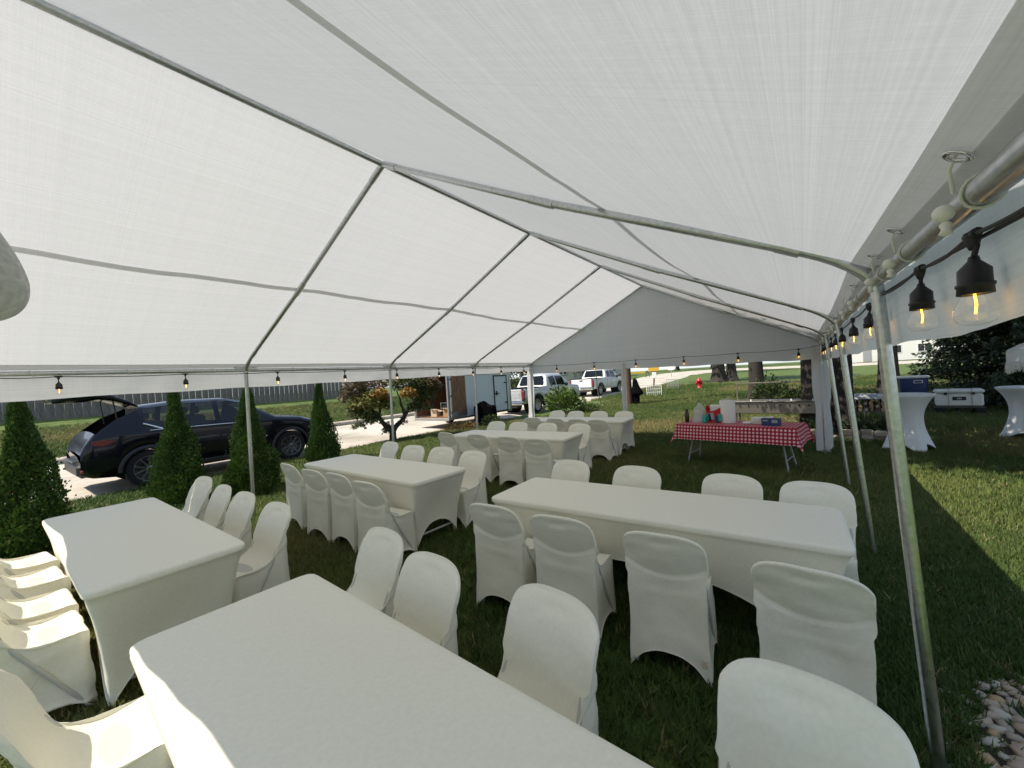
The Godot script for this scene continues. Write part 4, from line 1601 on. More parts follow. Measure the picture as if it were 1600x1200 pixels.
# ---------------------------------------------------------------- vehicles (rear at z = 0, nose towards -z, right side +x)
func lerp_keys(keys: Array, s: float, i: int) -> float:
	for k in keys.size() - 1:
		if s <= keys[k + 1][0]:
			var t: float = (s - keys[k][0]) / (keys[k + 1][0] - keys[k][0])
			return lerpf(keys[k][i], keys[k + 1][i], clampf(t, 0, 1))
	return keys[-1][i]

# keys: [s, y bottom, y belt, y top, half width low, half width belt, half width top]
# returns rows of half rings; wheels: [s, radius]; open: s below which there is no roof
func car_rows(keys: Array, wheels: Array, step: float, wheel_y: float) -> Array:
	var rows := []
	var s: float = keys[0][0]
	var s1: float = keys[-1][0]
	while s <= s1 + 0.001:
		var yb := lerp_keys(keys, s, 1)
		for w in wheels:
			var d: float = absf(s - w[0])
			if d < w[1]:
				yb = maxf(yb, wheel_y + sqrt(w[1] * w[1] - d * d))
		var yl := lerp_keys(keys, s, 2)
		var yt := lerp_keys(keys, s, 3)
		var a := lerp_keys(keys, s, 4)
		var bl := lerp_keys(keys, s, 5)
		var tp := lerp_keys(keys, s, 6)
		var half := [Vector2(0, yb), Vector2(a - 0.12, yb), Vector2(a - 0.01, yb + 0.015)]
		var mid := lerpf(yb, yl, 0.55)
		half.append(Vector2(maxf(a, bl) + 0.012, mid))
		half.append(Vector2(bl + 0.012, yl - 0.06))
		half.append(Vector2(bl - 0.01, yl))
		for t in [0.08, 0.5, 0.9]:
			half.append(Vector2(lerpf(bl - 0.012, tp, t) + 0.02 * sin(PI * t), lerpf(yl, yt, t)))
		half.append(Vector2(tp - 0.06, yt - 0.004))
		half.append(Vector2(tp * 0.5, yt + 0.02))
		half.append(Vector2(0, yt + 0.028))
		var r := PackedVector3Array()
		for p in half: r.append(Vector3(p.x, p.y, -s))
		for k in range(half.size() - 2, 0, -1): r.append(Vector3(-half[k].x, half[k].y, -s))
		rows.append(r)
		s += step
	return rows

func make_wheel(parent: Node3D, p: Vector3, r: float, side: int, rim: Material):
	var xf := Transform3D(Basis(Vector3.BACK, -PI / 2 * side), p)
	var w := MB.new()
	w.lathe([Vector2(r * 0.62, -0.2), Vector2(r * 0.9, -0.2), Vector2(r, -0.16), Vector2(r, -0.05), Vector2(r * 0.95, -0.01), Vector2(r * 0.72, 0.0), Vector2(r * 0.68, -0.02), Vector2(r * 0.66, -0.12)], 36, xf)
	var o := part("wheel", w, mats.tyre, parent)
	w = MB.new()
	w.lathe([Vector2(r * 0.69, -0.012), Vector2(r * 0.66, -0.008), Vector2(r * 0.63, -0.03), Vector2(r * 0.61, -0.12), Vector2(0.001, -0.12)], 32, xf)
	for k in 10:
		var a := TAU * k / 10
		w.bar(xf * Vector3(cos(a) * 0.03, -0.03, sin(a) * 0.03), xf * Vector3(cos(a) * r * 0.64, -0.015, sin(a) * r * 0.64), 0.02, 0.028, 0.004)
	w.lathe([Vector2(0.05, -0.05), Vector2(0.05, -0.02), Vector2(0.03, -0.01), Vector2(0.001, -0.01)], 14, xf)
	part("rim", w, rim, o)

func build_suv():
	var c := thing("dark_suv", "dark navy hatchback car parked at the kerb with its tailgate open", "car", Vector3(-11.33, terr(-11.3, -3), -1.17), 0.0)
	#        s     bot   belt  top   low   belt  top
	var keys := [[0.0, 0.42, 0.76, 0.78, 0.80, 0.82, 0.74], [0.05, 0.36, 0.92, 0.94, 0.86, 0.88, 0.80], [0.16, 0.32, 1.06, 1.10, 0.90, 0.91, 0.82], [0.5, 0.28, 1.10, 1.40, 0.91, 0.92, 0.76], [0.86, 0.26, 1.10, 1.58, 0.91, 0.92, 0.68], [1.6, 0.25, 1.09, 1.64, 0.90, 0.91, 0.66], [2.35, 0.25, 1.07, 1.63, 0.90, 0.91, 0.66], [2.7, 0.25, 1.06, 1.54, 0.90, 0.91, 0.65], [3.0, 0.25, 1.06, 1.34, 0.90, 0.91, 0.70], [3.3, 0.26, 1.06, 1.13, 0.91, 0.91, 0.80], [3.9, 0.28, 1.0, 1.06, 0.91, 0.90, 0.78], [4.25, 0.28, 0.90, 0.95, 0.88, 0.84, 0.70], [4.42, 0.30, 0.70, 0.74, 0.82, 0.76, 0.58], [4.5, 0.36, 0.6, 0.62, 0.74, 0.68, 0.5]]
	var wheels := [[0.92, 0.40], [3.60, 0.40]]
	var rows := car_rows(keys, wheels, 0.05, 0.36)
	# leave holes: the tailgate opening and the side windows
	var skip := {}
	for i in rows.size():
		var s := i * 0.05
		for j in 22:
			var jj := j if j < 11 else 21 - j
			if s >= 0.16 and s < 0.84 and jj >= 8: skip[i * 1000 + j] = true
			var win := (s >= 0.9 and s < 1.4) or (s >= 1.5 and s < 2.05) or (s >= 2.15 and s < 2.7)
			if win and (jj == 6 or jj == 7): skip[i * 1000 + j] = true
			if s >= 2.8 and s < 3.35 and jj >= 9: skip[i * 1000 + j] = true
	var b := MB.new()
	b.grid(rows, true, skip)
	b.fan(rows[0], Vector3(0, 0.6, 0))
	b.fan(rows[-1], Vector3(0, 0.5, -4.5), true)
	part("body", b, mats.car_paint, c)
	for sd in [-1, 1]:
		for w in [[0.9, 1.4], [1.5, 2.05], [2.15, 2.7]]:
			b = MB.new()
			var gr := []
			for i in range(int(w[0] * 20 + 0.5), int(w[1] * 20 + 0.5) + 1):
				var r := PackedVector3Array()
				for j in [6, 7, 8]:
					var p: Vector3 = rows[i][j]
					r.append(Vector3((p.x - 0.012) * sd, p.y, p.z))
				gr.append(r)
			b.grid(gr)
			part("side_window", b, mats.car_glass, c)
		b = MB.new()
		b.tube(PackedVector3Array([Vector3(sd * 0.915, 1.10, -0.95), Vector3(sd * 0.918, 1.085, -1.8), Vector3(sd * 0.918, 1.065, -2.7)]), 0.011, 6)
		part("window_trim", b, mats.chrome, c)
		b = MB.new()
		b.tube(PackedVector3Array([Vector3(sd * 0.905, 1.11, -1.15), Vector3(sd * 0.86, 1.24, -0.86)]), 0.022, 6)
		part("quarter_trim", b, mats.chrome, c)
		b = MB.new()
		b.prism(PackedVector2Array([Vector2(-0.05, 0.03), Vector2(0.10, 0.0), Vector2(0.26, 0.075), Vector2(0.06, 0.11), Vector2(-0.06, 0.10)]), -0.02, 0.02, Transform3D(Basis(Vector3.UP, PI / 2), Vector3(sd * 0.922, 0.90, -0.2)))
		part("tail_light", b, mats.tail_red, c)
		b = MB.new()
		b.box(Vector3(sd * 0.72, 0.47, -0.02), Vector3(0.24, 0.06, 0.05), 0.01)
		part("reflector", b, mats.tail_red, c)
		b = MB.new()
		b.box(Vector3(sd * 1.0, 1.13, -2.72), Vector3(0.16, 0.13, 0.09), 0.035)
		part("mirror", b, mats.car_paint, c)
		b = MB.new()
		b.box(Vector3(sd * 0.895, 0.33, -2.25), Vector3(0.05, 0.1, 1.9), 0.02)
		part("sill", b, mats.black_plastic, c)
		for z in [-1.75, -2.5]:
			b = MB.new()
			b.tube(PackedVector3Array([Vector3(sd * 0.925, 0.88, z - 0.09), Vector3(sd * 0.95, 0.885, z), Vector3(sd * 0.925, 0.88, z + 0.09)]), 0.014, 6)
			part("door_handle", b, mats.car_paint, c)
			b = MB.new()
			b.tube(PackedVector3Array([Vector3(sd * 0.923, 0.4, z + 0.35), Vector3(sd * 0.928, 0.7, z + 0.36), Vector3(sd * 0.922, 0.95, z + 0.38)]), 0.004, 4)
			part("door_seam", b, mats.interior, c)
		for w in wheels:
			make_wheel(c, Vector3(sd * 0.9, 0.36, -w[0]), 0.36, sd, mats.rim_metal)
			b = MB.new()
			var ar := []
			for k in 19:
				var a := PI * k / 18
				var r := PackedVector3Array()
				for q in [[0.395, 0.0], [0.46, 0.006], [0.47, -0.03]]:
					r.append(Vector3(sd * (0.922 + q[1]), 0.36 + sin(a) * q[0], -w[0] + cos(a) * q[0]))
				ar.append(r)
			b.grid(ar)
			part("wheel_arch", b, mats.black_plastic, c)
	b = MB.new()
	var wsr := []
	for i in range(56, 68):
		var r := PackedVector3Array()
		for j in [9, 10, 11, 12, 13]:
			r.append(rows[i][j] + Vector3(0, -0.008, 0))
		wsr.append(r)
	b.grid(wsr)
	part("windscreen", b, mats.car_glass, c)
	b = MB.new()
	b.box(Vector3(0, 0.48, -0.04), Vector3(1.56, 0.26, 0.18), 0.06)
	part("rear_bumper", b, mats.black_plastic, c)
	b = MB.new()
	b.box(Vector3(0, 0.64, 0.035), Vector3(1.1, 0.02, 0.08), 0.006)
	part("bumper_strip", b, mats.rim_metal, c)
	b = MB.new()
	b.box(Vector3(0, 0.74, -0.65), Vector3(1.4, 0.03, 1.0), 0.01)
	b.box(Vector3(0, 0.95, -1.2), Vector3(1.36, 0.62, 0.14), 0.05, Transform3D())
	for s in [-0.4, 0.4]:
		b.box(Vector3(s, 0.72, -2.1), Vector3(0.52, 0.16, 0.5), 0.05)
		b.box(Vector3(s, 1.02, -1.88), Vector3(0.5, 0.6, 0.14), 0.05)
		b.box(Vector3(s, 1.42, -1.84), Vector3(0.26, 0.16, 0.09), 0.04)
		b.box(Vector3(s, 1.36, -1.16), Vector3(0.26, 0.14, 0.09), 0.04)
	b.box(Vector3(0, 0.9, -2.95), Vector3(1.5, 0.2, 0.4), 0.06)
	part("seats", b, mats.interior, c)
	b = MB.new()
	var ring := PackedVector3Array()
	for k in 21:
		var a := TAU * k / 20
		ring.append(Vector3(-0.4 + cos(a) * 0.17, 1.04 + sin(a) * 0.15, -2.66 + sin(a) * 0.06))
	b.tube(ring, 0.014, 6)
	part("steering_wheel", b, mats.interior, c)
	# tailgate swung up over the rear
	var g := MB.new()
	var prof := [[-0.86, 1.60], [-0.70, 1.71], [-0.48, 1.83], [-0.27, 1.91], [-0.06, 1.915], [0.12, 1.89], [0.27, 1.82]]
	var thick := [0.03, 0.08, 0.11, 0.15, 0.19, 0.16, 0.09]
	var tr := []
	for i in prof.size():
		var r := PackedVector3Array()
		var hw: float = [0.58, 0.62, 0.66, 0.70, 0.70, 0.66, 0.58][i]
		for k in 13:
			var u := k / 6.0 - 1.0
			r.append(Vector3(u * hw, prof[i][1] + 0.05 * (1 - u * u), prof[i][0]))
		for k in 13:
			var u := 1.0 - k / 6.0
			r.append(Vector3(u * hw * 0.97, prof[i][1] - thick[i] + 0.05 * (1 - u * u), prof[i][0] - thick[i] * 0.2))
		tr.append(r)
	g.grid(tr, true)
	g.fan(tr[0], Vector3(0, 1.61, -0.86))
	g.fan(tr[-1], Vector3(0, 1.79, 0.27), true)
	var gate := part("tailgate", g, mats.car_paint, c)
	for s in [-1, 1]:
		g = MB.new()
		g.box(Vector3(s * 0.64, 1.93, -0.1), Vector3(0.14, 0.07, 0.1), 0.02)
		part("gate_light", g, mats.tail_red, gate)
	g = MB.new()
	g.box(Vector3(0, 1.91, 0.1), Vector3(0.9, 0.05, 0.14), 0.012)
	part("plate_recess", g, mats.black_plastic, gate)
	for s in [-1, 1]:
		g = MB.new()
		g.tube(PackedVector3Array([Vector3(s * 0.66, 1.25, -0.55), Vector3(s * 0.62, 1.74, -0.5)]), 0.012, 6)
		part("gas_strut", g, mats.black_plastic, c)

func build_pickup(called: String, label: String, p: Vector3, turn: float, paint: Material, sc: float):
	var c := thing(called, label, "pickup truck", p, turn)
	c.scale = Vector3.ONE * sc
	var b := MB.new()
	var keys := [[0.0, 0.55, 1.05, 1.22, 0.92, 0.96, 0.93], [0.05, 0.5, 1.06, 1.24, 0.95, 0.97, 0.94], [2.0, 0.5, 1.08, 1.26, 0.95, 0.97, 0.94], [2.02, 0.45, 1.2, 1.30, 0.95, 0.97, 0.93], [2.04, 0.45, 1.22, 1.32, 0.95, 0.97, 0.92], [2.3, 0.45, 1.22, 1.86, 0.95, 0.97, 0.76], [2.9, 0.45, 1.22, 1.92, 0.95, 0.97, 0.74], [3.8, 0.45, 1.2, 1.9, 0.95, 0.97, 0.74], [4.4, 0.45, 1.2, 1.5, 0.95, 0.97, 0.82], [4.65, 0.45, 1.18, 1.28, 0.95, 0.97, 0.9], [5.6, 0.48, 1.08, 1.2, 0.95, 0.96, 0.88], [5.8, 0.55, 0.9, 1.0, 0.93, 0.9, 0.8]]
	var wheels := [[1.15, 0.47], [4.75, 0.47]]
	var rows := car_rows(keys, wheels, 0.05, 0.40)
	var skip := {}
	for i in rows.size():
		var s := i * 0.05
		for j in 22:
			var jj := j if j < 11 else 21 - j
			if s < 2.0 and jj >= 9: skip[i * 1000 + j] = true
	b.grid(rows, true, skip)
	b.fan(rows[-1], Vector3(0, 0.8, -5.8), true)
	part("body", b, paint, c)
	b = MB.new()
	b.box(Vector3(0, 0.72, -1.02), Vector3(1.72, 0.04, 1.94))
	b.box(Vector3(0, 0.98, -1.99), Vector3(1.72, 0.5, 0.04))
	part("bed_liner", b, mats.black_plastic, c)
	b = MB.new()
	for s in [-1, 1]:
		b.box(Vector3(s * 0.92, 1.255, -1.0), Vector3(0.07, 0.035, 2.0), 0.012)
	part("bed_rail", b, mats.black_plastic, c)
	var tg := MB.new()
	tg.box(Vector3(0, 0.93, 0.0), Vector3(1.56, 0.56, 0.07), 0.025)
	tg.box(Vector3(0, 0.92, 0.03), Vector3(1.36, 0.28, 0.03), 0.012)
	var to := part("tailgate", tg, paint, c)
	tg = MB.new()
	tg.box(Vector3(0, 1.12, 0.042), Vector3(0.24, 0.09, 0.02), 0.008)
	part("handle", tg, mats.black_plastic, to)
	b = MB.new()
	b.box(Vector3(0, 0.56, 0.1), Vector3(1.86, 0.17, 0.16), 0.04)
	var bo := part("rear_bumper", b, mats.chrome, c)
	b = MB.new()
	b.box(Vector3(-0.18, 0.58, 0.185), Vector3(0.32, 0.13, 0.01), 0.003)
	part("number_plate", b, mats.white_paint, bo)
	b = MB.new()
	b.box(Vector3(0, 0.40, -0.1), Vector3(1.1, 0.14, 0.4), 0.03)
	part("hitch", b, mats.steel_dark, c)
	for s in [-1, 1]:
		b = MB.new()
		b.box(Vector3(s * 0.87, 0.94, 0.01), Vector3(0.17, 0.42, 0.1), 0.03)
		part("tail_light", b, mats.tail_red, c)
		for w in wheels:
			make_wheel(c, Vector3(s * 0.93, 0.40, -w[0]), 0.40, s, mats.rim_bright)
			b = MB.new()
			var ar := []
			for k in 19:
				var a := PI * k / 18
				var r := PackedVector3Array()
				for q in [[0.46, -0.04], [0.465, 0.03], [0.53, 0.035], [0.55, -0.01]]:
					r.append(Vector3(s * (0.965 + q[1]), 0.40 + sin(a) * q[0], -w[0] + cos(a) * q[0]))
				ar.append(r)
			b.grid(ar)
			part("wheel_arch", b, mats.black_plastic, c)
			b = MB.new()
			b.lathe([Vector2(0.001, 0), Vector2(0.46, 0), Vector2(0.46, 0.3), Vector2(0.001, 0.3)], 24, Transform3D(Basis(Vector3.BACK, PI / 2 * s), Vector3(s * 0.66, 0.42, -w[0])))
			part("wheel_well", b, mats.interior, c)
		for w in [[2.42, 2.98], [3.08, 3.95]]:
			b = MB.new()
			var gr := []
			for i in range(int(w[0] * 20 + 0.5), int(w[1] * 20 + 0.5) + 1):
				var r := PackedVector3Array()
				for j in [6, 7, 8]:
					var q: Vector3 = rows[i][j]
					r.append(Vector3((q.x + 0.006) * s, q.y + (0.02 if j == 6 else -0.02 if j == 8 else 0.0), q.z))
				gr.append(r)
			b.grid(gr)
			part("side_window", b, mats.dark_glass, c)
		b = MB.new()
		b.box(Vector3(s * 1.1, 1.3, -3.85), Vector3(0.2, 0.2, 0.1), 0.04)
		part("mirror", b, mats.black_plastic, c)
		b = MB.new()
		b.box(Vector3(s * 0.985, 1.1, -2.9), Vector3(0.02, 0.035, 0.18), 0.008)
		part("door_handle", b, mats.chrome, c)
		for z in [-2.3, -3.03, -4.1]:
			b = MB.new()
			b.bar(Vector3(s * 0.984, 0.55, z), Vector3(s * 0.982, 1.18, z), 0.008, 0.008)
			part("door_seam", b, mats.interior, c)
	# rear window of the cab
	b = MB.new()
	var rw := PackedVector3Array([Vector3(-0.76, 1.36, -2.0), Vector3(0.76, 1.36, -2.0), Vector3(0.66, 1.82, -2.215), Vector3(-0.66, 1.82, -2.215)])
	b.flat()
	b.quad(rw[0], rw[1], rw[2], rw[3])
	part("rear_window", b, mats.dark_glass, c)
	b = MB.new()
	b.box(Vector3(0, 1.87, -2.3), Vector3(0.3, 0.03, 0.03), 0.008)
	part("brake_lamp", b, mats.tail_red, c)

func build_trailer():
	var x := -10.32
	var g := terr(x - 1, -12)
	var t := thing("cargo_trailer", "pale enclosed cargo trailer with rear doors open and a black framed side door", "trailer", Vector3(x - 0.92, g, -10.22), 0.0)
	# local: right side at x = +0.92, rear at z = 0, nose -z
	var L := 3.75
	var y0 := 0.34
	var y1 := 1.98
	var b := MB.new()
	for s in [-1, 1]:
		b.box(Vector3(s * 0.905, (y0 + y1) / 2, -L / 2), Vector3(0.03, y1 - y0, L), 0.004)
	b.box(Vector3(0, (y0 + y1) / 2, -L + 0.015), Vector3(1.78, y1 - y0, 0.03))
	b.box(Vector3(0, y1 + 0.008, -L / 2), Vector3(1.84, 0.03, L), 0.008)
	part("shell", b, mats.trailer_skin, t)
	b = MB.new()
	b.box(Vector3(0, y0 + 0.05, -L / 2), Vector3(1.77, 0.08, L - 0.07))
	for s in [-1, 1]:
		b.box(Vector3(s * 0.884, (y0 + y1) / 2 + 0.05, -L / 2), Vector3(0.012, y1 - y0 - 0.14, L - 0.08))
	b.box(Vector3(0, (y0 + y1) / 2 + 0.05, -L + 0.04), Vector3(1.75, y1 - y0 - 0.14, 0.012))
	part("plywood_lining", b, mats.plywood, t)
	b = MB.new()
	for s in [-1, 1]:
		b.box(Vector3(s * 0.90, (y0 + y1) / 2, 0.03), Vector3(0.07, y1 - y0 + 0.04, 0.06), 0.008)
	b.box(Vector3(0, y1 + 0.02, 0.03), Vector3(1.86, 0.07, 0.06), 0.008)
	b.box(Vector3(0, y0 + 0.02, 0.03), Vector3(1.86, 0.1, 0.07), 0.008)
	b.box(Vector3(0.927, y1 - 0.02, -L / 2), Vector3(0.02, 0.07, L), 0.004)
	b.box(Vector3(0.927, y0 + 0.03, -L / 2), Vector3(0.02, 0.08, L), 0.004)
	b.box(Vector3(0.927, (y0 + y1) / 2, -L + 0.05), Vector3(0.022, y1 - y0 - 0.1, 0.1), 0.004)
	part("trim", b, mats.trailer_trim, t)
	# rear door folded back along the right side, inner face outward
	var xf := Transform3D(Basis(Vector3.UP, 0.075), Vector3(0.985, 0, 0.0))
	b = MB.new()
	b.box(Vector3(0.0, (y0 + y1) / 2 + 0.04, -0.46), Vector3(0.05, y1 - y0 - 0.1, 0.9), 0.005, xf)
	var door := part("rear_door", b, mats.trailer_trim, t)
	b = MB.new()
	b.box(Vector3(0.03, (y0 + y1) / 2 + 0.1, -0.47), Vector3(0.01, y1 - y0 - 0.34, 0.78), 0.0, xf)
	part("wood_panel", b, mats.plywood, door)
	b = MB.new()
	for y in [0.6, 1.2, 1.8]:
		b.box(Vector3(0.03, y, -0.02), Vector3(0.03, 0.08, 0.07), 0.005, xf)
	part("hinge", b, mats.steel_dark, door)
	var xf2 := Transform3D(Basis(Vector3.UP, -0.1), Vector3(-0.985, 0, 0.0))
	b = MB.new()
	b.box(Vector3(0.0, (y0 + y1) / 2 + 0.04, -0.46), Vector3(0.05, y1 - y0 - 0.1, 0.9), 0.005, xf2)
	part("rear_door", b, mats.trailer_trim, t)
	# side door with black frame
	b = MB.new()
	var dz := -3.02
	b.box(Vector3(0.932, 1.12, dz), Vector3(0.016, 1.42, 0.80), 0.004)
	var sd := part("side_door", b, mats.trailer_skin, t)
	b = MB.new()
	for s in [-1, 1]:
		b.box(Vector3(0.938, 1.12, dz + s * 0.425), Vector3(0.03, 1.52, 0.05), 0.006)
	b.box(Vector3(0.938, 1.855, dz), Vector3(0.03, 0.05, 0.80), 0.006)
	b.box(Vector3(0.938, 0.385, dz), Vector3(0.03, 0.05, 0.80), 0.006)
	part("door_frame", b, mats.black_plastic, sd)
	b = MB.new()
	b.box(Vector3(0.955, 1.12, dz + 0.26), Vector3(0.03, 0.05, 0.26), 0.008)
	b.box(Vector3(0.96, 1.14, dz + 0.3), Vector3(0.04, 0.18, 0.05), 0.008)
	part("latch", b, mats.black_plastic, sd)
	for y in [0.72, 1.55]:
		b = MB.new()
		b.box(Vector3(0.957, y, dz - 0.34), Vector3(0.025, 0.05, 0.2), 0.006)
		part("hinge", b, mats.black_plastic, sd)
	for s in [-1, 1]:
		b = MB.new()
		var ar := []
		for k in 17:
			var a := PI * k / 16
			var r := PackedVector3Array()
			for q in [[0.34, 0.0], [0.34, 0.2], [0.36, 0.21], [0.36, 0.0]]:
				r.append(Vector3(s * (0.92 + q[1]), 0.32 + sin(a) * q[0], -1.85 + cos(a) * q[0] * 1.1))
			ar.append(r)
		b.grid(ar)
		part("fender", b, mats.trailer_trim, t)
		make_wheel(t, Vector3(s * 1.08, 0.32, -1.85), 0.32, s, mats.rim_bright)
	b = MB.new()
	b.bar(Vector3(0.5, 0.38, -L), Vector3(0.04, 0.42, -L - 0.75), 0.07, 0.1)
	b.bar(Vector3(-0.5, 0.38, -L), Vector3(-0.04, 0.42, -L - 0.75), 0.07, 0.1)
	part("drawbar", b, mats.steel_dark, t)
	# load
	for q in [[-0.05, 0.22, -0.30, 0.3, "cardboard box with open flaps inside the trailer, next to the jamb", "cardboard", 0.55], [-0.32, 0.26, -0.36, 0.26, "pale printed carton near the middle of the trailer floor", "cardboard_pale", 0.12]]:
		var o := thing("cardboard_box", q[4], "box", t.position + Vector3(q[0] + q[6], y0 + 0.09, q[2]), 0.2)
		b = MB.new()
		b.box(Vector3(0, q[3] / 2, 0), Vector3(q[1], q[3], 0.24), 0.003)
		part("carton", b, mats[q[5]], o)
		b = MB.new()
		b.box(Vector3(q[1] * 0.62, q[3] - 0.02, 0), Vector3(0.12, 0.006, 0.22), 0.0, Transform3D(Basis(Vector3.BACK, -0.3), Vector3(0, 0.03, 0)))
		b.box(Vector3(0, q[3] + 0.03, 0.15), Vector3(q[1], 0.006, 0.1), 0.0)
		part("flap", b, mats.cardboard_pale, o)
	var rk := thing("folding_cart", "grey metal cart frame with dark load inside the trailer", "cart", t.position + Vector3(0.28, y0 + 0.09, -0.75))
	b = MB.new()
	b.box(Vector3(0, 0.5, 0), Vector3(0.75, 0.02, 0.45))
	for s in [[-1, -1], [1, -1], [-1, 1], [1, 1]]:
		b.bar(Vector3(s[0] * 0.36, 0, s[1] * 0.2), Vector3(s[0] * 0.36, 0.5, s[1] * 0.2), 0.025, 0.025)
	part("frame", b, mats.trailer_trim, rk)
	b = MB.new()
	b.box(Vector3(0, 0.36, 0), Vector3(0.66, 0.22, 0.38), 0.03)
	part("load", b, mats.interior, rk)
	# dark covered thing on the grass in front of the trailer
	var bb := thing("covered_grill", "black fabric covered grill standing in front of the trailer side", "grill", at(-9.78, -11.55), 0.5)
	b = MB.new()
	var rows := []
	for k in 16:
		var v := k / 15.0
		var r := PackedVector3Array()
		for i in 36:
			var a := TAU * i / 36
			var sq := pow(pow(absf(cos(a)), 5) + pow(absf(sin(a)), 5), -0.2)
			var hump := 0.24 * exp(-pow((cos(a) * sq + 0.25) / 0.45, 2)) * ss(0.0, 0.5, 1 - v)
			var y := (0.74 + hump) * (1 - pow(v, 1.0)) if k > 3 else 0.74 + hump * (k + 1) / 5.0 + 0.03 - 0.01 * k
			if k > 3: y = lerpf(0.74 + hump, 0.03, (k - 3) / 12.0)
			var wd: float = [0.05, 0.5, 0.85, 0.97][k] if k < 4 else 1.0 + 0.06 * (k - 3) / 12.0
			var fold := 1 + 0.05 * sin(a * 9) * v + 0.06 * fn.get_noise_2d(a * 50, v * 80)
			r.append(Vector3(cos(a) * sq * 0.40 * wd * fold, y, sin(a) * sq * 0.26 * wd * fold))
		rows.append(r)
	b.grid(rows, true)
	part("cover", b, mats.black_cloth, bb)

# ---------------------------------------------------------------- plants
func rnd_dir() -> Vector3:
	var y := rng.randf_range(-1, 1)
	var a := rng.randf() * TAU
	var r := sqrt(1 - y * y)
	return Vector3(cos(a) * r, y, sin(a) * r)

func arb_radius(h: float, ph: float, a: float) -> float:
	# h from 0 to 1 of the height: wide skirt, waist, thin leader
	var keys := [[0.0, 0.40], [0.1, 0.50], [0.22, 0.50], [0.34, 0.43], [0.45, 0.34], [0.56, 0.25], [0.66, 0.175], [0.76, 0.13], [0.88, 0.10], [0.97, 0.06], [1.0, 0.03]]
	var r := lerp_keys(keys, h, 1)
	return r * (0.86 + 0.16 * sin(a * 3 + ph + h * 9) + 0.65 * fn.get_noise_3d(cos(a) * 60 + ph * 40, h * 260, sin(a) * 60))

func arb_mesh(ph: float, n: int) -> ArrayMesh:
	var lv := Leaves.new()
	for i in n:
		var h := pow(rng.randf(), 1.25)
		var a := rng.randf() * TAU
		var deep := 1.0 - 0.55 * pow(rng.randf(), 1.6)
		var r := arb_radius(h, ph, a) * deep
		if rng.randf() < 0.07: r *= rng.randf_range(1.05, 1.3)
		var p := Vector3(cos(a) * r, h * 1.8 + 0.02, sin(a) * r)
		var out := Vector3(cos(a), 0, sin(a))
		var up := (Vector3.UP * rng.randf_range(0.5, 1.3) + out * rng.randf_range(0.3, 1.0) + rnd_dir() * 0.3).normalized()
		var side := up.cross(out.rotated(Vector3.UP, rng.randf_range(-1.2, 1.2))).normalized()
		var s := rng.randf_range(0.028, 0.05) * (1.0 - 0.2 * h)
		var c := Color(0.036, 0.09, 0.02).lerp(Color(0.11, 0.185, 0.036), pow(rng.randf(), 1.5))
		if rng.randf() < 0.025: c = Color(0.13, 0.1, 0.04)
		# a small fan of flat sprays
		for k in [-1, 0, 1]:
			var d: Vector3 = (up + side * 0.55 * k).normalized()
			lv.leaf(p, d * s * (1.0 if k == 0 else 0.8), side.cross(d).cross(d).normalized() * s * 0.5, c * rng.randf_range(0.8, 1.15), 0.003)
	return lv.mesh()

func build_arbs():
	var ms := [arb_mesh(0.0, 23000), arb_mesh(2.1, 23000)]
	var list := [[-7.35, -0.36, 1.02, 0.82, "conical green arborvitae at the far left edge, behind the left edge table"], [-8.35, -2.02, 1.05, 0.78, "conical green arborvitae in front of the dark car's rear door"], [-7.75, -2.86, 1.0, 0.88, "conical green arborvitae behind the nearest left tent pole"], [-9.3, -4.95, 1.06, 0.76, "slim green arborvitae beside the dark car's front bumper"]]
	for i in 4:
		var l: Array = list[i]
		var t := thing("arborvitae", l[4], "shrub", at(l[0], l[1]), i * 1.3, "arborvitae along the street")
		var b := MB.new()
		b.tube(PackedVector3Array([Vector3(0, 0, 0), Vector3(0.01, 0.9, 0), Vector3(0, 1.75 * l[2], 0)]), 0.035, 8, 0.006)
		part("trunk", b, mats.bark, t)
		var cr := obj("crown", ms[i % 2], mats.leaf, t)
		cr.scale = Vector3(l[3], l[2], l[3])

func limb(b: MB, a: Vector3, c: Vector3, r0: float, r1: float, wob: float):
	var p := PackedVector3Array()
	for k in 7:
		var t := k / 6.0
		p.append(a.lerp(c, t) + Vector3(fn.get_noise_2d(t * 90 + a.x * 70, c.z * 90), 0, fn.get_noise_2d(t * 90 + c.x * 70, 50 + a.z * 90)) * wob * sin(PI * t))
	b.tube(p, r0, 9, r1)

func star_leaf(lv: Leaves, p: Vector3, n: Vector3, s: float, c: Color):
	var x := n.cross(Vector3(0.3, 1, 0.2)).normalized().rotated(n, rng.randf() * TAU)
	for k in 5:
		var d := x.rotated(n, (k - 2) * 0.62)
		var l: float = s * [0.6, 0.9, 1.0, 0.9, 0.6][k]
		lv.leaf(p, d * l - n * l * 0.15, n.cross(d) * l * 0.3, c, 0.002)

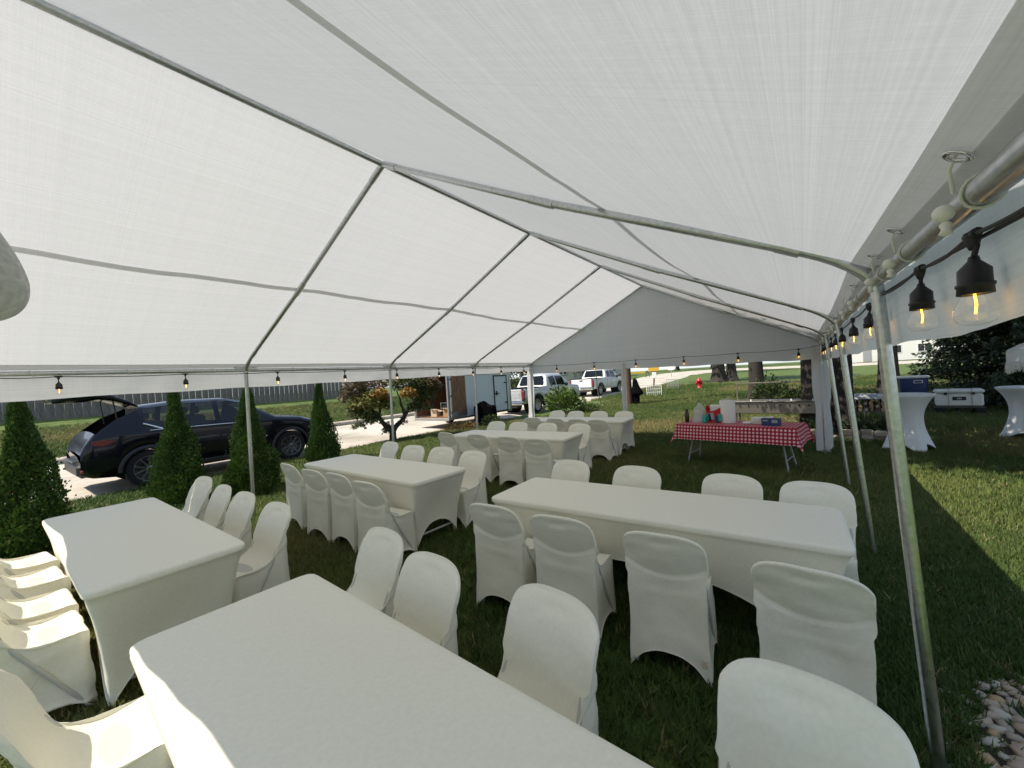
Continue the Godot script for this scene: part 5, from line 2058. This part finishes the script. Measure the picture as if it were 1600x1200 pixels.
func build_maple():
	var t := thing("japanese_maple", "spreading Japanese maple with green and orange leaves beside the street", "tree", at(-10.35, -7.75))
	var b := MB.new()
	var fork := Vector3(0.0, 0.28, 0.0)
	limb(b, Vector3(0, -0.05, 0), fork, 0.12, 0.10, 0.02)
	# axes: u runs to the right in view, w away
	var u := Vector3(0.62, 0, -0.78)
	var w := Vector3(-0.78, 0, -0.62)
	var tips := [u * 0.5 + Vector3(0, 1.1, 0), u * -0.55 + Vector3(0, 1.05, 0), u * -0.95 + w * 0.3 + Vector3(0, 1.35, 0), u * 0.95 + w * 0.1 + Vector3(0, 1.5, 0), u * 0.2 - w * 0.5 + Vector3(0, 1.55, 0), u * -0.3 + w * 0.6 + Vector3(0, 1.7, 0)]
	limb(b, fork, u * 0.38 + Vector3(0, 0.72, 0), 0.085, 0.06, 0.06)
	limb(b, fork, u * -0.35 + Vector3(0, 0.72, 0), 0.09, 0.06, 0.08)
	for i in tips.size():
		var base: Vector3 = u * (0.38 if tips[i].dot(u) > 0 else -0.35) + Vector3(0, 0.72, 0)
		limb(b, base, tips[i], 0.05, 0.014, 0.15)
	part("trunk", b, mats.bark, t)
	var lv := Leaves.new()
	# pads: u, w, y, ru, ry, count, tone (0 green, 1 olive bronze, 2 orange, 3 yellow green)
	var pads := [[-1.05, 0.0, 1.55, 0.5, 0.28, 420, 1], [-0.75, 0.2, 1.85, 0.7, 0.25, 520, 1], [-0.65, -0.25, 1.3, 0.55, 0.28, 520, 3], [-0.95, -0.1, 1.05, 0.35, 0.3, 260, 0], [-0.55, -0.2, 0.8, 0.3, 0.22, 200, 0], [-0.95, -0.2, 0.62, 0.22, 0.1, 70, 0], [-0.3, -0.3, 1.5, 0.32, 0.18, 260, 2], [-0.1, -0.2, 1.2, 0.22, 0.2, 150, 3], [0.1, 0.3, 1.95, 0.6, 0.25, 420, 3], [0.55, 0.0, 1.85, 0.55, 0.32, 520, 0], [0.55, -0.35, 1.5, 0.28, 0.16, 220, 2], [0.95, 0.1, 1.5, 0.5, 0.36, 520, 0], [1.3, 0.0, 1.7, 0.32, 0.22, 260, 1], [0.85, 0.1, 1.05, 0.4, 0.22, 220, 0], [-0.15, 0.0, 0.45, 0.16, 0.2, 90, 0], [0.32, 0.0, 0.62, 0.16, 0.12, 40, 1]]
	for p in pads:
		for i in int(p[5] * 1.9):
			var d := rnd_dir() * pow(rng.randf(), 0.4)
			var q: Vector3 = u * (p[0] + d.x * p[3]) + w * (p[1] + d.z * p[3] * 0.9) + Vector3(0, p[2] + d.y * p[4] - 0.12 * d.x * d.x, 0)
			var c := Color(0.06, 0.085, 0.025).lerp(Color(0.11, 0.13, 0.04), rng.randf())
			if p[6] == 1: c = Color(0.07, 0.05, 0.03).lerp(Color(0.13, 0.1, 0.05), rng.randf())
			if p[6] == 2: c = Color(0.30, 0.13, 0.03).lerp(Color(0.36, 0.26, 0.06), rng.randf())
			if p[6] == 3: c = Color(0.13, 0.14, 0.03).lerp(Color(0.22, 0.19, 0.05), rng.randf())
			star_leaf(lv, q, (Vector3.UP + rnd_dir() * 0.8).normalized(), rng.randf_range(0.06, 0.10), c)
	obj("crown", lv.mesh(), mats.leaf, t)

func bush(called: String, label: String, cat: String, p: Vector3, r: float, h: float, n: int, s: float, c0: Color, c1: Color):
	var t := thing(called, label, cat, p)
	var b := MB.new()
	for k in 6:
		var a := TAU * k / 6 + 0.3
		limb(b, Vector3(0, 0, 0), Vector3(cos(a) * r * 0.6, h * 0.75, sin(a) * r * 0.6), 0.02, 0.006, 0.06)
	part("stem", b, mats.bark, t)
	var lv := Leaves.new()
	for i in n:
		var d := rnd_dir()
		d.y = absf(d.y) * 1.0 - 0.25
		var lump := 1 + 0.5 * fn.get_noise_3d(d.x * 90 + p.x * 30, d.y * 90, d.z * 90)
		var q := Vector3(d.x * r, h * 0.42 + d.y * h * 0.58, d.z * r) * lump * lerpf(0.5, 1.0, sqrt(rng.randf()))
		var al := (d + Vector3.UP * 0.3 + rnd_dir() * 0.7).normalized()
		lv.leaf(q, al * s * rng.randf_range(0.7, 1.3), al.cross(rnd_dir()).normalized() * s * 0.5, c0.lerp(c1, pow(rng.randf(), 1.4)), s * 0.06)
	obj("foliage", lv.mesh(), mats.leaf, t)

func big_tree(label: String, p: Vector3, r: float, th: float, blobs: Array, n: int, s: float, lean := Vector3.ZERO):
	var t := thing("shade_tree", label, "tree", p, 0, "shade trees behind the tent")
	var b := MB.new()
	var rows := []
	for k in 14:
		var v := k / 13.0
		var flare := 1 + 0.7 * exp(-v * th * 2.4)
		var ring := PackedVector3Array()
		for i in 22:
			var a := TAU * i / 22
			var rr := r * flare * lerpf(1.0, 0.7, v) * (1 + 0.07 * sin(a * 5 + 1) * flare + 0.10 * fn.get_noise_2d(a * 50 + p.x * 9, v * 70))
			ring.append(Vector3(cos(a) * rr, v * th - 0.1, sin(a) * rr) + lean * v)
		rows.append(ring)
	b.grid(rows, true)
	for bl in blobs:
		limb(b, Vector3(0, th * 0.8, 0) + lean * 0.8, bl[0] + Vector3(0, bl[1] * 0.1, 0), r * 0.45, 0.03, 0.6)
	part("trunk", b, mats.bark, t)
	var lv := Leaves.new()
	for bl in blobs:
		var cnt := int(n * bl[1] * bl[1] / 6.0)
		for i in cnt:
			var d := rnd_dir()
			var lump := 1.0 + 0.55 * fn.get_noise_3d(d.x * 60 + bl[0].x * 30, d.y * 60 + bl[0].y * 30, d.z * 60)
			var q: Vector3 = bl[0] + d * bl[1] * lump * pow(rng.randf(), 0.45) * Vector3(1, 0.6, 1)
			var al := (rnd_dir() + Vector3(0, -0.3, 0)).normalized()
			lv.leaf(q, al * s * rng.randf_range(0.7, 1.3), al.cross(rnd_dir()).normalized() * s * 0.75, Color(0.035, 0.06, 0.016).lerp(Color(0.07, 0.105, 0.026), rng.randf()), s * 0.08)
	obj("crown", lv.mesh(), mats.leaf, t)

func build_trees():
	big_tree("grey trunked shade tree directly behind the white wrapped corner pole", at(0.08, -12.1), 0.19, 3.4, [[Vector3(-0.6, 5.2, 0.4), 2.3], [Vector3(1.6, 4.8, 1.2), 2.4], [Vector3(0.6, 6.6, -1.0), 2.6], [Vector3(-1.4, 5.8, -1.6), 2.0], [Vector3(2.4, 6.2, -0.6), 2.2]], 1500, 0.17)
	big_tree("broad dark trunked tree right of the wrapped corner pole", at(0.66, -12.3), 0.21, 3.6, [[Vector3(0.0, 3.7, 4.6), 1.5], [Vector3(-1.5, 5.2, 3.0), 1.8], [Vector3(-0.4, 5.0, 5.2), 1.5], [Vector3(-0.9, 4.3, 4.0), 1.7], [Vector3(0.5, 4.4, 4.4), 2.1], [Vector3(2.2, 4.6, 3.2), 2.4], [Vector3(3.8, 5.2, 2.2), 2.4], [Vector3(1.2, 5.8, 2.0), 2.4], [Vector3(1.4, 5.4, 0.4), 2.6], [Vector3(5.2, 5.6, 1.0), 2.4], [Vector3(-0.5, 7.5, -0.6), 3.0], [Vector3(3.0, 5.0, 0.2), 2.4], [Vector3(4.6, 6.6, 3.6), 2.2], [Vector3(2.0, 8.2, -2.0), 3.0], [Vector3(4.2, 7.2, -1.5), 3.0], [Vector3(0.5, 9.5, 0.0), 3.0]], 2800, 0.17, Vector3(0.1, 0, 0.0))
	big_tree("rough trunked tree on the lawn behind the blue cooler", at(2.8, -22.8), 0.34, 4.2, [[Vector3(0.2, 5.6, 0.4), 3.0], [Vector3(-2.4, 4.1, 0.6), 1.5], [Vector3(2.2, 4.6, 0.8), 2.0], [Vector3(4.4, 4.2, 1.4), 2.2], [Vector3(-0.6, 7.4, 0), 3.0]], 1100, 0.2)
	big_tree("tree with shrubs at its foot, seen over the steel griddle", at(-1.75, -20.6), 0.30, 4.0, [[Vector3(0.4, 4.5, 0.3), 2.0], [Vector3(1.4, 3.9, 0.6), 1.25], [Vector3(-1.6, 5.2, 0), 2.2], [Vector3(0.6, 6.6, -0.5), 2.6]], 1100, 0.2)
	big_tree("thick dark tree across the lawn left of the red hydrant's far side", at(-6.2, -39.5), 0.52, 4.5, [[Vector3(0, 6.4, 0), 3.6], [Vector3(3, 6.0, 1), 3.2], [Vector3(-3, 6.2, 1.5), 3.0], [Vector3(1, 8.4, 0), 3.8], [Vector3(4.5, 6.5, -1.0), 3.0]], 500, 0.34)
	big_tree("second trunk of the pair beyond the red hydrant", at(-5.2, -39.8), 0.36, 4.5, [[Vector3(1.5, 6.5, 0), 3.0], [Vector3(3.5, 7.0, 1), 3.0]], 500, 0.34)
	big_tree("small far tree beside the bend of the street", at(-8.4, -63), 0.45, 4.6, [[Vector3(0, 6.6, 0), 3.8], [Vector3(3.4, 6.4, 0), 3.0]], 360, 0.45)
	# dark spruce with boughs to the ground
	var t := thing("dark_spruce", "large dark spruce with low boughs behind the white chest cooler", "tree", at(5.7, -19.3))
	var b := MB.new()
	b.tube(PackedVector3Array([Vector3(0, -0.1, 0), Vector3(0.05, 4, 0), Vector3(0, 9.5, 0)]), 0.24, 10, 0.04)
	var lv := Leaves.new()
	for k in 330:
		var h := 0.35 + 8.6 * pow(rng.randf(), 1.25)
		var a := rng.randf() * TAU
		var len := (2.75 * (1.0 - h / 9.6)) * rng.randf_range(0.75, 1.15) + 0.2
		var p0 := Vector3(0, h, 0)
		var p1 := Vector3(cos(a) * len, h - 0.12 * len + 0.1, sin(a) * len)
		b.tube(PackedVector3Array([p0, p0.lerp(p1, 0.5) - Vector3(0, 0.04, 0), p1]), 0.025, 5, 0.006, false)
		for i in int(230 * len / 2.0):
			var f := rng.randf_range(0.12, 1.05)
			var q := p0.lerp(p1, f) + Vector3(rng.randf_range(-1, 1) * 0.32 * (1.1 - f * 0.7), rng.randf_range(-0.28, 0.06), rng.randf_range(-1, 1) * 0.32 * (1.1 - f * 0.7))
			var al := (p1 - p0).normalized() * 0.6 + rnd_dir() * 0.8 + Vector3(0, -0.5, 0)
			var s := rng.randf_range(0.09, 0.18)
			lv.leaf(q, al.normalized() * s, al.cross(rnd_dir()).normalized() * s * 0.5, Color(0.018, 0.036, 0.018).lerp(Color(0.04, 0.07, 0.03), rng.randf()), 0.004)
	part("trunk", b, mats.bark, t)
	obj("crown", lv.mesh(), mats.leaf, t)
	# shrubs
	bush("leafy_shrub", "bright green broad leaved shrub behind the last row, beside the silver pickup", "shrub", at(-8.75, -15.8), 0.85, 1.2, 1500, 0.16, Color(0.05, 0.10, 0.02), Color(0.16, 0.23, 0.05))
	bush("leafy_shrub", "low green shrub at the right foot of the bright shrub", "shrub", at(-7.7, -16.2), 0.5, 0.45, 350, 0.13, Color(0.05, 0.09, 0.02), Color(0.14, 0.19, 0.05))
	bush("leafy_shrub", "small dark green shrub below the trailer's covered grill", "shrub", at(-9.35, -11.35), 0.36, 0.42, 420, 0.09, Color(0.03, 0.06, 0.015), Color(0.08, 0.12, 0.03))
	bush("bronze_shrub", "low bronze leaved shrub on the lawn before the trailer wheel", "shrub", at(-9.9, -10.3), 0.62, 0.26, 700, 0.08, Color(0.08, 0.06, 0.02), Color(0.22, 0.15, 0.06))
	bush("dark_shrub", "round dark shrub at the foot of the tree over the griddle", "shrub", at(-1.2, -19.2), 0.6, 1.25, 900, 0.14, Color(0.03, 0.052, 0.016), Color(0.065, 0.1, 0.026))
	bush("dark_shrub", "lower dark shrub right of the round one by the tree foot", "shrub", at(-0.35, -19.0), 0.5, 0.8, 600, 0.13, Color(0.03, 0.052, 0.016), Color(0.07, 0.1, 0.028))
	for q in [[0.15, -11.7, "dark perennial plant behind the border stones, left one"], [0.95, -11.8, "dark perennial plant between the two nearest tent poles"], [1.45, -12.1, "dark perennial plant in the border beside the cocktail table"]]:
		bush("border_plant", q[2], "plant", at(q[0], q[1]), 0.32, 0.4, 420, 0.1, Color(0.035, 0.055, 0.02), Color(0.09, 0.11, 0.06))
	for q in [[-40, -37, "far tree on the rise behind the cargo trailer"], [-36, -52, "far tree on the rise left of the silver pickup"], [-31, -66, "far tree on the rise above the white pickup"]]:
		big_tree(q[2], at(q[0], q[1]), 0.35, 2.4, [[Vector3(0, 3.6, 0), 2.8], [Vector3(2.2, 2.2, 0.5), 2.0], [Vector3(-2.2, 2.4, 0.3), 2.0]], 420, 0.35)
	for k in 12:
		var x: float = [-46, -38, -30, -24, -16, -8, 0, 8, 16, 24, 34, 44][k]
		var z: float = -98 - 8 * fn.get_noise_1d(k * 77)
		big_tree(["distant tree on the far side of the bend, far left", "distant tree on the skyline left of the silver pickup", "distant tree over the silver pickup's cab", "distant tree between the two pickups", "distant tree over the white pickup", "distant tree behind the utility pole", "distant tree behind the yellow sign", "distant tree beyond the hydrant", "distant tree behind the white house", "distant tree right of the white house", "distant tree behind the green house", "distant tree at the far right"][k], at(x, z), 0.4, 3.0, [[Vector3(0, 4.6, 0), 3.4], [Vector3(2.4, 3.2, 0.5), 2.4], [Vector3(-2.4, 3.4, 0.3), 2.4], [Vector3(0, 7.2, 0), 3.0]], 260, 0.5)

# ---------------------------------------------------------------- street furniture and far things
func build_far():
	# plank fence on the rise beyond the street
	var f := thing("plank_fence", "weathered grey plank fence along the top of the far lawn", "fence", at(-26.4, -8))
	var b := MB.new()
	var z := 8.0
	var k := 0
	while z > -17.5:
		var w := rng.randf_range(0.13, 0.15)
		var y := terr(-26.4, z) - f.position.y
		var h := 1.8 + rng.randf_range(-0.012, 0.012)
		b.box(Vector3(0.035 * (k % 2) + rng.randf_range(-0.003, 0.003), y + h / 2, z - w / 2 + 8), Vector3(0.018, h, w - 0.0015), 0.0)
		z -= w
		k += 1
	stuff(part("plank", b, mats.fence_wood, f))
	z = 8.0
	while z > -17.5:
		b = MB.new()
		var y := terr(-26.4, z) - f.position.y
		b.box(Vector3(-0.07, y + 0.9, z + 8), Vector3(0.1, 1.8, 0.1), 0.0)
		part("post", b, mats.fence_wood, f)
		z -= 2.4
	# utility pole with a dark wrap leaning on it
	var p := thing("utility_pole", "brown wooden utility pole on the lawn behind the last table", "pole", at(-7.12, -19.5))
	b = MB.new()
	b.tube(PackedVector3Array([Vector3(0, -0.1, 0), Vector3(0.0, 4.5, 0), Vector3(0.02, 9.0, 0)]), 0.17, 16, 0.12)
	part("shaft", b, mats.pole_wood, p)
	b = MB.new()
	b.bar(Vector3(-1.1, 8.4, 0.16), Vector3(1.1, 8.4, 0.16), 0.1, 0.1)
	part("cross_arm", b, mats.pole_wood, p)
	var d := thing("black_tarp", "black cloth draped over a stand against the utility pole", "cloth", at(-6.86, -19.62))
	b = MB.new()
	var rows := []
	for i in 18:
		var v := i / 17.0
		var r := PackedVector3Array()
		var wx: float = lerp_keys([[0.0, 0.03], [0.05, 0.10], [0.3, 0.17], [0.52, 0.30], [0.6, 0.3], [0.63, 0.18], [1.0, 0.16]], v, 1)
		for j in 22:
			var a := TAU * j / 22
			r.append(Vector3(cos(a) * wx * (1 + 0.1 * sin(a * 5 + v * 6)) + (0.04 + 0.1 * v if v < 0.6 else 0.06), 1.32 * (1 - v), sin(a) * wx * 0.7 * (1 + 0.1 * sin(a * 4))))
		rows.append(r)
	b.grid(rows, true)
	b.fan(rows[0], Vector3(0.04, 1.33, 0))
	part("drape", b, mats.black_cloth, d)
	b = MB.new()
	b.box(Vector3(0.1, 1.33, 0.0), Vector3(0.26, 0.018, 0.16), 0.008, Transform3D(Basis(Vector3.BACK, 0.15), Vector3(0.16, 0.02, 0)))
	part("brim", b, mats.black_cloth, d)
	# sign on a leaning post
	var s := thing("yellow_sign", "wooden post with a yellow board and a white notice beside the street", "sign", at(-9.95, -33.0))
	b = MB.new()
	b.bar(Vector3(0, 0, 0), Vector3(0.18, 1.7, 0), 0.1, 0.1, 0.01)
	part("post", b, mats.pole_wood, s)
	b = MB.new()
	b.box(Vector3(0.1, 1.55, 0.08), Vector3(0.85, 0.36, 0.03), 0.01)
	part("board", b, mats.yellow_paint, s)
	b = MB.new()
	b.box(Vector3(0.12, 1.05, 0.08), Vector3(0.34, 0.5, 0.02), 0.005)
	part("notice", b, mats.white_paint, s)
	var s2 := thing("white_sign", "small white square sign on a thin stake across the street", "sign", at(-14.7, -57.0))
	b = MB.new()
	b.bar(Vector3(0, 0, 0), Vector3(0, 1.1, 0), 0.06, 0.06)
	part("stake", b, mats.grey_paint, s2)
	b = MB.new()
	b.box(Vector3(0, 1.3, 0.05), Vector3(0.8, 0.75, 0.03), 0.01)
	part("board", b, mats.white_paint, s2)
	# hydrant
	var h := thing("fire_hydrant", "red fire hydrant standing on the open lawn", "hydrant", at(-6.0, -30.3), 0.5)
	b = MB.new()
	b.lathe([Vector2(0.2, 0), Vector2(0.2, 0.05), Vector2(0.14, 0.06), Vector2(0.13, 0.5), Vector2(0.17, 0.52), Vector2(0.17, 0.57), Vector2(0.15, 0.62), Vector2(0.11, 0.7), Vector2(0.05, 0.75), Vector2(0.04, 0.8), Vector2(0.001, 0.8)], 20)
	part("barrel", b, mats.red_paint, h)
	for a in [0.0, PI / 2, PI]:
		b = MB.new()
		b.lathe([Vector2(0.001, 0.13), Vector2(0.07, 0.13), Vector2(0.085, 0.1), Vector2(0.085, 0.05), Vector2(0.06, 0.0)], 14, Transform3D(Basis(Vector3.UP, a) * Basis(Vector3.BACK, -PI / 2), Vector3(cos(a) * 0.1, 0.42, -sin(a) * 0.1)))
		part("outlet", b, mats.red_paint if a != PI / 2 else mats.white_paint, h)
	# white slatted crates
	for q in [[-7.5, -24.9, 0.82, 0.66, "white_paint", "white slatted crate panel standing on the sunny lawn"], [-7.95, -31.0, 0.75, 0.75, "grey_paint", "grey wire crate panel on the shaded lawn behind the white one"]]:
		var c := thing("slatted_crate", q[5], "crate", at(q[0], q[1]), 0.25)
		for n in 8:
			b = MB.new()
			b.bar(Vector3((n / 7.0 - 0.5) * q[2], 0.02, 0), Vector3((n / 7.0 - 0.5) * q[2] * 1.05, q[3], -0.1), 0.035 if n % 7 == 0 else 0.02, 0.02)
			part("upright", b, mats[q[4]], c)
		for n in 4:
			b = MB.new()
			var v := n / 3.0
			b.bar(Vector3(-q[2] * 0.52, 0.04 + v * (q[3] - 0.06), -0.1 * v + 0.012), Vector3(q[2] * 0.52, 0.04 + v * (q[3] - 0.06), -0.1 * v + 0.012), 0.03, 0.014)
			part("cross_bar", b, mats[q[4]], c)
	# far houses
	house("white_house", "white house with a grey roof far across the lawn, right of the tree trunks", at(9.0, -86), 14, 3.6, 8, mats.siding, 0.1)
	house("green_house", "grey green house far behind the dark spruce", at(24.5, -84), 12, 3.2, 8, mats.siding_green, -0.2)
	house("grey_house", "grey house far beyond the street, over the pickups", at(-34, -70), 13, 3.2, 8, mats.siding_green, 0.6)
	# dark parked car far away beside the green lawn
	bush("dark_shrub", "dark shrub on the far lawn between trailer and silver pickup", "shrub", at(-19.8, -27.5), 0.9, 1.4, 900, 0.2, Color(0.03, 0.05, 0.018), Color(0.065, 0.1, 0.03))
	# yellow plant machine far left of the sign
	var y := thing("yellow_barrier", "yellow and dark barrier across the far side of the street", "barrier", at(-20.3, -60), 0.5)
	b = MB.new()
	b.box(Vector3(0, 0.75, 0), Vector3(2.0, 0.25, 0.1), 0.02)
	part("plank", b, mats.yellow_paint, y)
	b = MB.new()
	b.box(Vector3(-2.2, 0.6, 0), Vector3(1.6, 0.5, 0.4), 0.1)
	part("dark_box", b, mats.steel_dark, y)
	b = MB.new()
	for q in [-1.4, 1.4]:
		b.bar(Vector3(q - 0.3, 0, 0), Vector3(q, 1.0, 0), 0.08, 0.08)
		b.bar(Vector3(q + 0.3, 0, 0), Vector3(q, 1.0, 0), 0.08, 0.08)
	part("trestle", b, mats.steel_dark, y)

func house(called: String, label: String, p: Vector3, w: float, h: float, dp: float, wall: Material, turn: float):
	var t := thing(called, label, "house", p, turn)
	var b := MB.new()
	b.box(Vector3(0, h / 2, 0), Vector3(w, h, dp), 0.0)
	b.prism(PackedVector2Array([Vector2(-dp / 2, h), Vector2(dp / 2, h), Vector2(0, h + dp * 0.3)]), -w / 2, w / 2, Transform3D(Basis(Vector3.UP, PI / 2), Vector3.ZERO))
	part("wall", b, wall, t)
	b = MB.new()
	for s in [-1, 1]:
		var a := atan2(dp * 0.3, dp / 2)
		b.box(Vector3(0, h + dp * 0.15 + 0.1, s * dp * 0.25), Vector3(w + 0.8, 0.12, dp * 0.5 / cos(a) + 0.5), 0.0, Transform3D(Basis(), Vector3(0, h + dp * 0.15 + 0.1, s * dp * 0.25)) * Transform3D(Basis(Vector3.RIGHT, s * a), Vector3.ZERO) * Transform3D(Basis(), -Vector3(0, h + dp * 0.15 + 0.1, s * dp * 0.25)))
	part("roof", b, mats.roof_grey, t)
	for k in 4:
		var x := (k - 1.5) * w / 4.4
		b = MB.new()
		if k == 1:
			b.box(Vector3(x, 1.05, dp / 2 + 0.02), Vector3(1.0, 2.1, 0.06), 0.0)
			part("door", b, mats.grey_paint, t)
		else:
			b.box(Vector3(x, 1.7, dp / 2 + 0.02), Vector3(1.5, 1.2, 0.06), 0.0)
			var wo := part("window", b, mats.white_paint, t)
			b = MB.new()
			b.box(Vector3(x - 0.36, 1.7, dp / 2 + 0.055), Vector3(0.62, 1.04, 0.02), 0.0)
			b.box(Vector3(x + 0.36, 1.7, dp / 2 + 0.055), Vector3(0.62, 1.04, 0.02), 0.0)
			part("pane", b, mats.dark_glass, wo)

func _ready():
	# camera
	var cam := Camera3D.new()
	cam.name = "camera"
	cam.transform = Transform3D(Basis(Vector3(0.80573, -0.06288, -0.58894), Vector3(0.04474, 0.99797, -0.04535), Vector3(0.59059, 0.01019, 0.80691)), Vector3(0, 1.715, 0))
	cam.fov = 87.59
	cam.near = 0.05
	cam.far = 900
	add_child(cam)
	# sky, exposure, sun
	var we := WorldEnvironment.new()
	we.name = "environment"
	var env := Environment.new()
	env.background_mode = Environment.BG_SKY
	var sky := Sky.new()
	var sm := ProceduralSkyMaterial.new()
	sm.sky_top_color = Color(0.50, 0.58, 0.69)
	sm.sky_horizon_color = Color(0.84, 0.86, 0.87)
	sm.sky_curve = 0.12
	sm.ground_bottom_color = Color(0.2, 0.24, 0.14)
	sm.ground_horizon_color = Color(0.6, 0.65, 0.6)
	sky.sky_material = sm
	env.sky = sky
	env.tonemap_mode = Environment.TONE_MAPPER_LINEAR
	env.tonemap_exposure = 1.74
	env.sdfgi_enabled = true
	env.ssao_enabled = true
	env.ssil_enabled = true
	we.environment = env
	add_child(we)
	var sun := DirectionalLight3D.new()
	sun.name = "sun"
	sun.light_energy = 1.2
	sun.light_color = Color(1.0, 0.955, 0.89)
	sun.light_angular_distance = 0.5
	sun.shadow_enabled = true
	add_child(sun)
	sun.look_at_from_position(Vector3.ZERO, Vector3(0.42, -1.0, -0.55), Vector3.UP)
	rng.seed = 4711
	fn.seed = 17
	fn.frequency = 0.01
	fn.fractal_octaves = 3
	make_materials()
	build_ground()
	build_tent()
	build_tables()
	build_chairs()
	build_serving()
	build_right_side()
	build_suv()
	build_pickup("silver_pickup", "silver pickup truck hitched in front of the cargo trailer", Vector3(-11.35, terr(-11.3, -16), -15.2), 0.0, mats.truck_silver, 0.97)
	build_pickup("white_pickup", "white pickup truck parked farther up the street, beyond the shrub", Vector3(-12.35, terr(-12, -27), -24.9), 0.0, mats.truck_white, 0.97)
	build_trailer()
	build_trees()
	build_arbs()
	build_maple()
	build_far()
	build_stones()
	build_grass()
	build_lights()
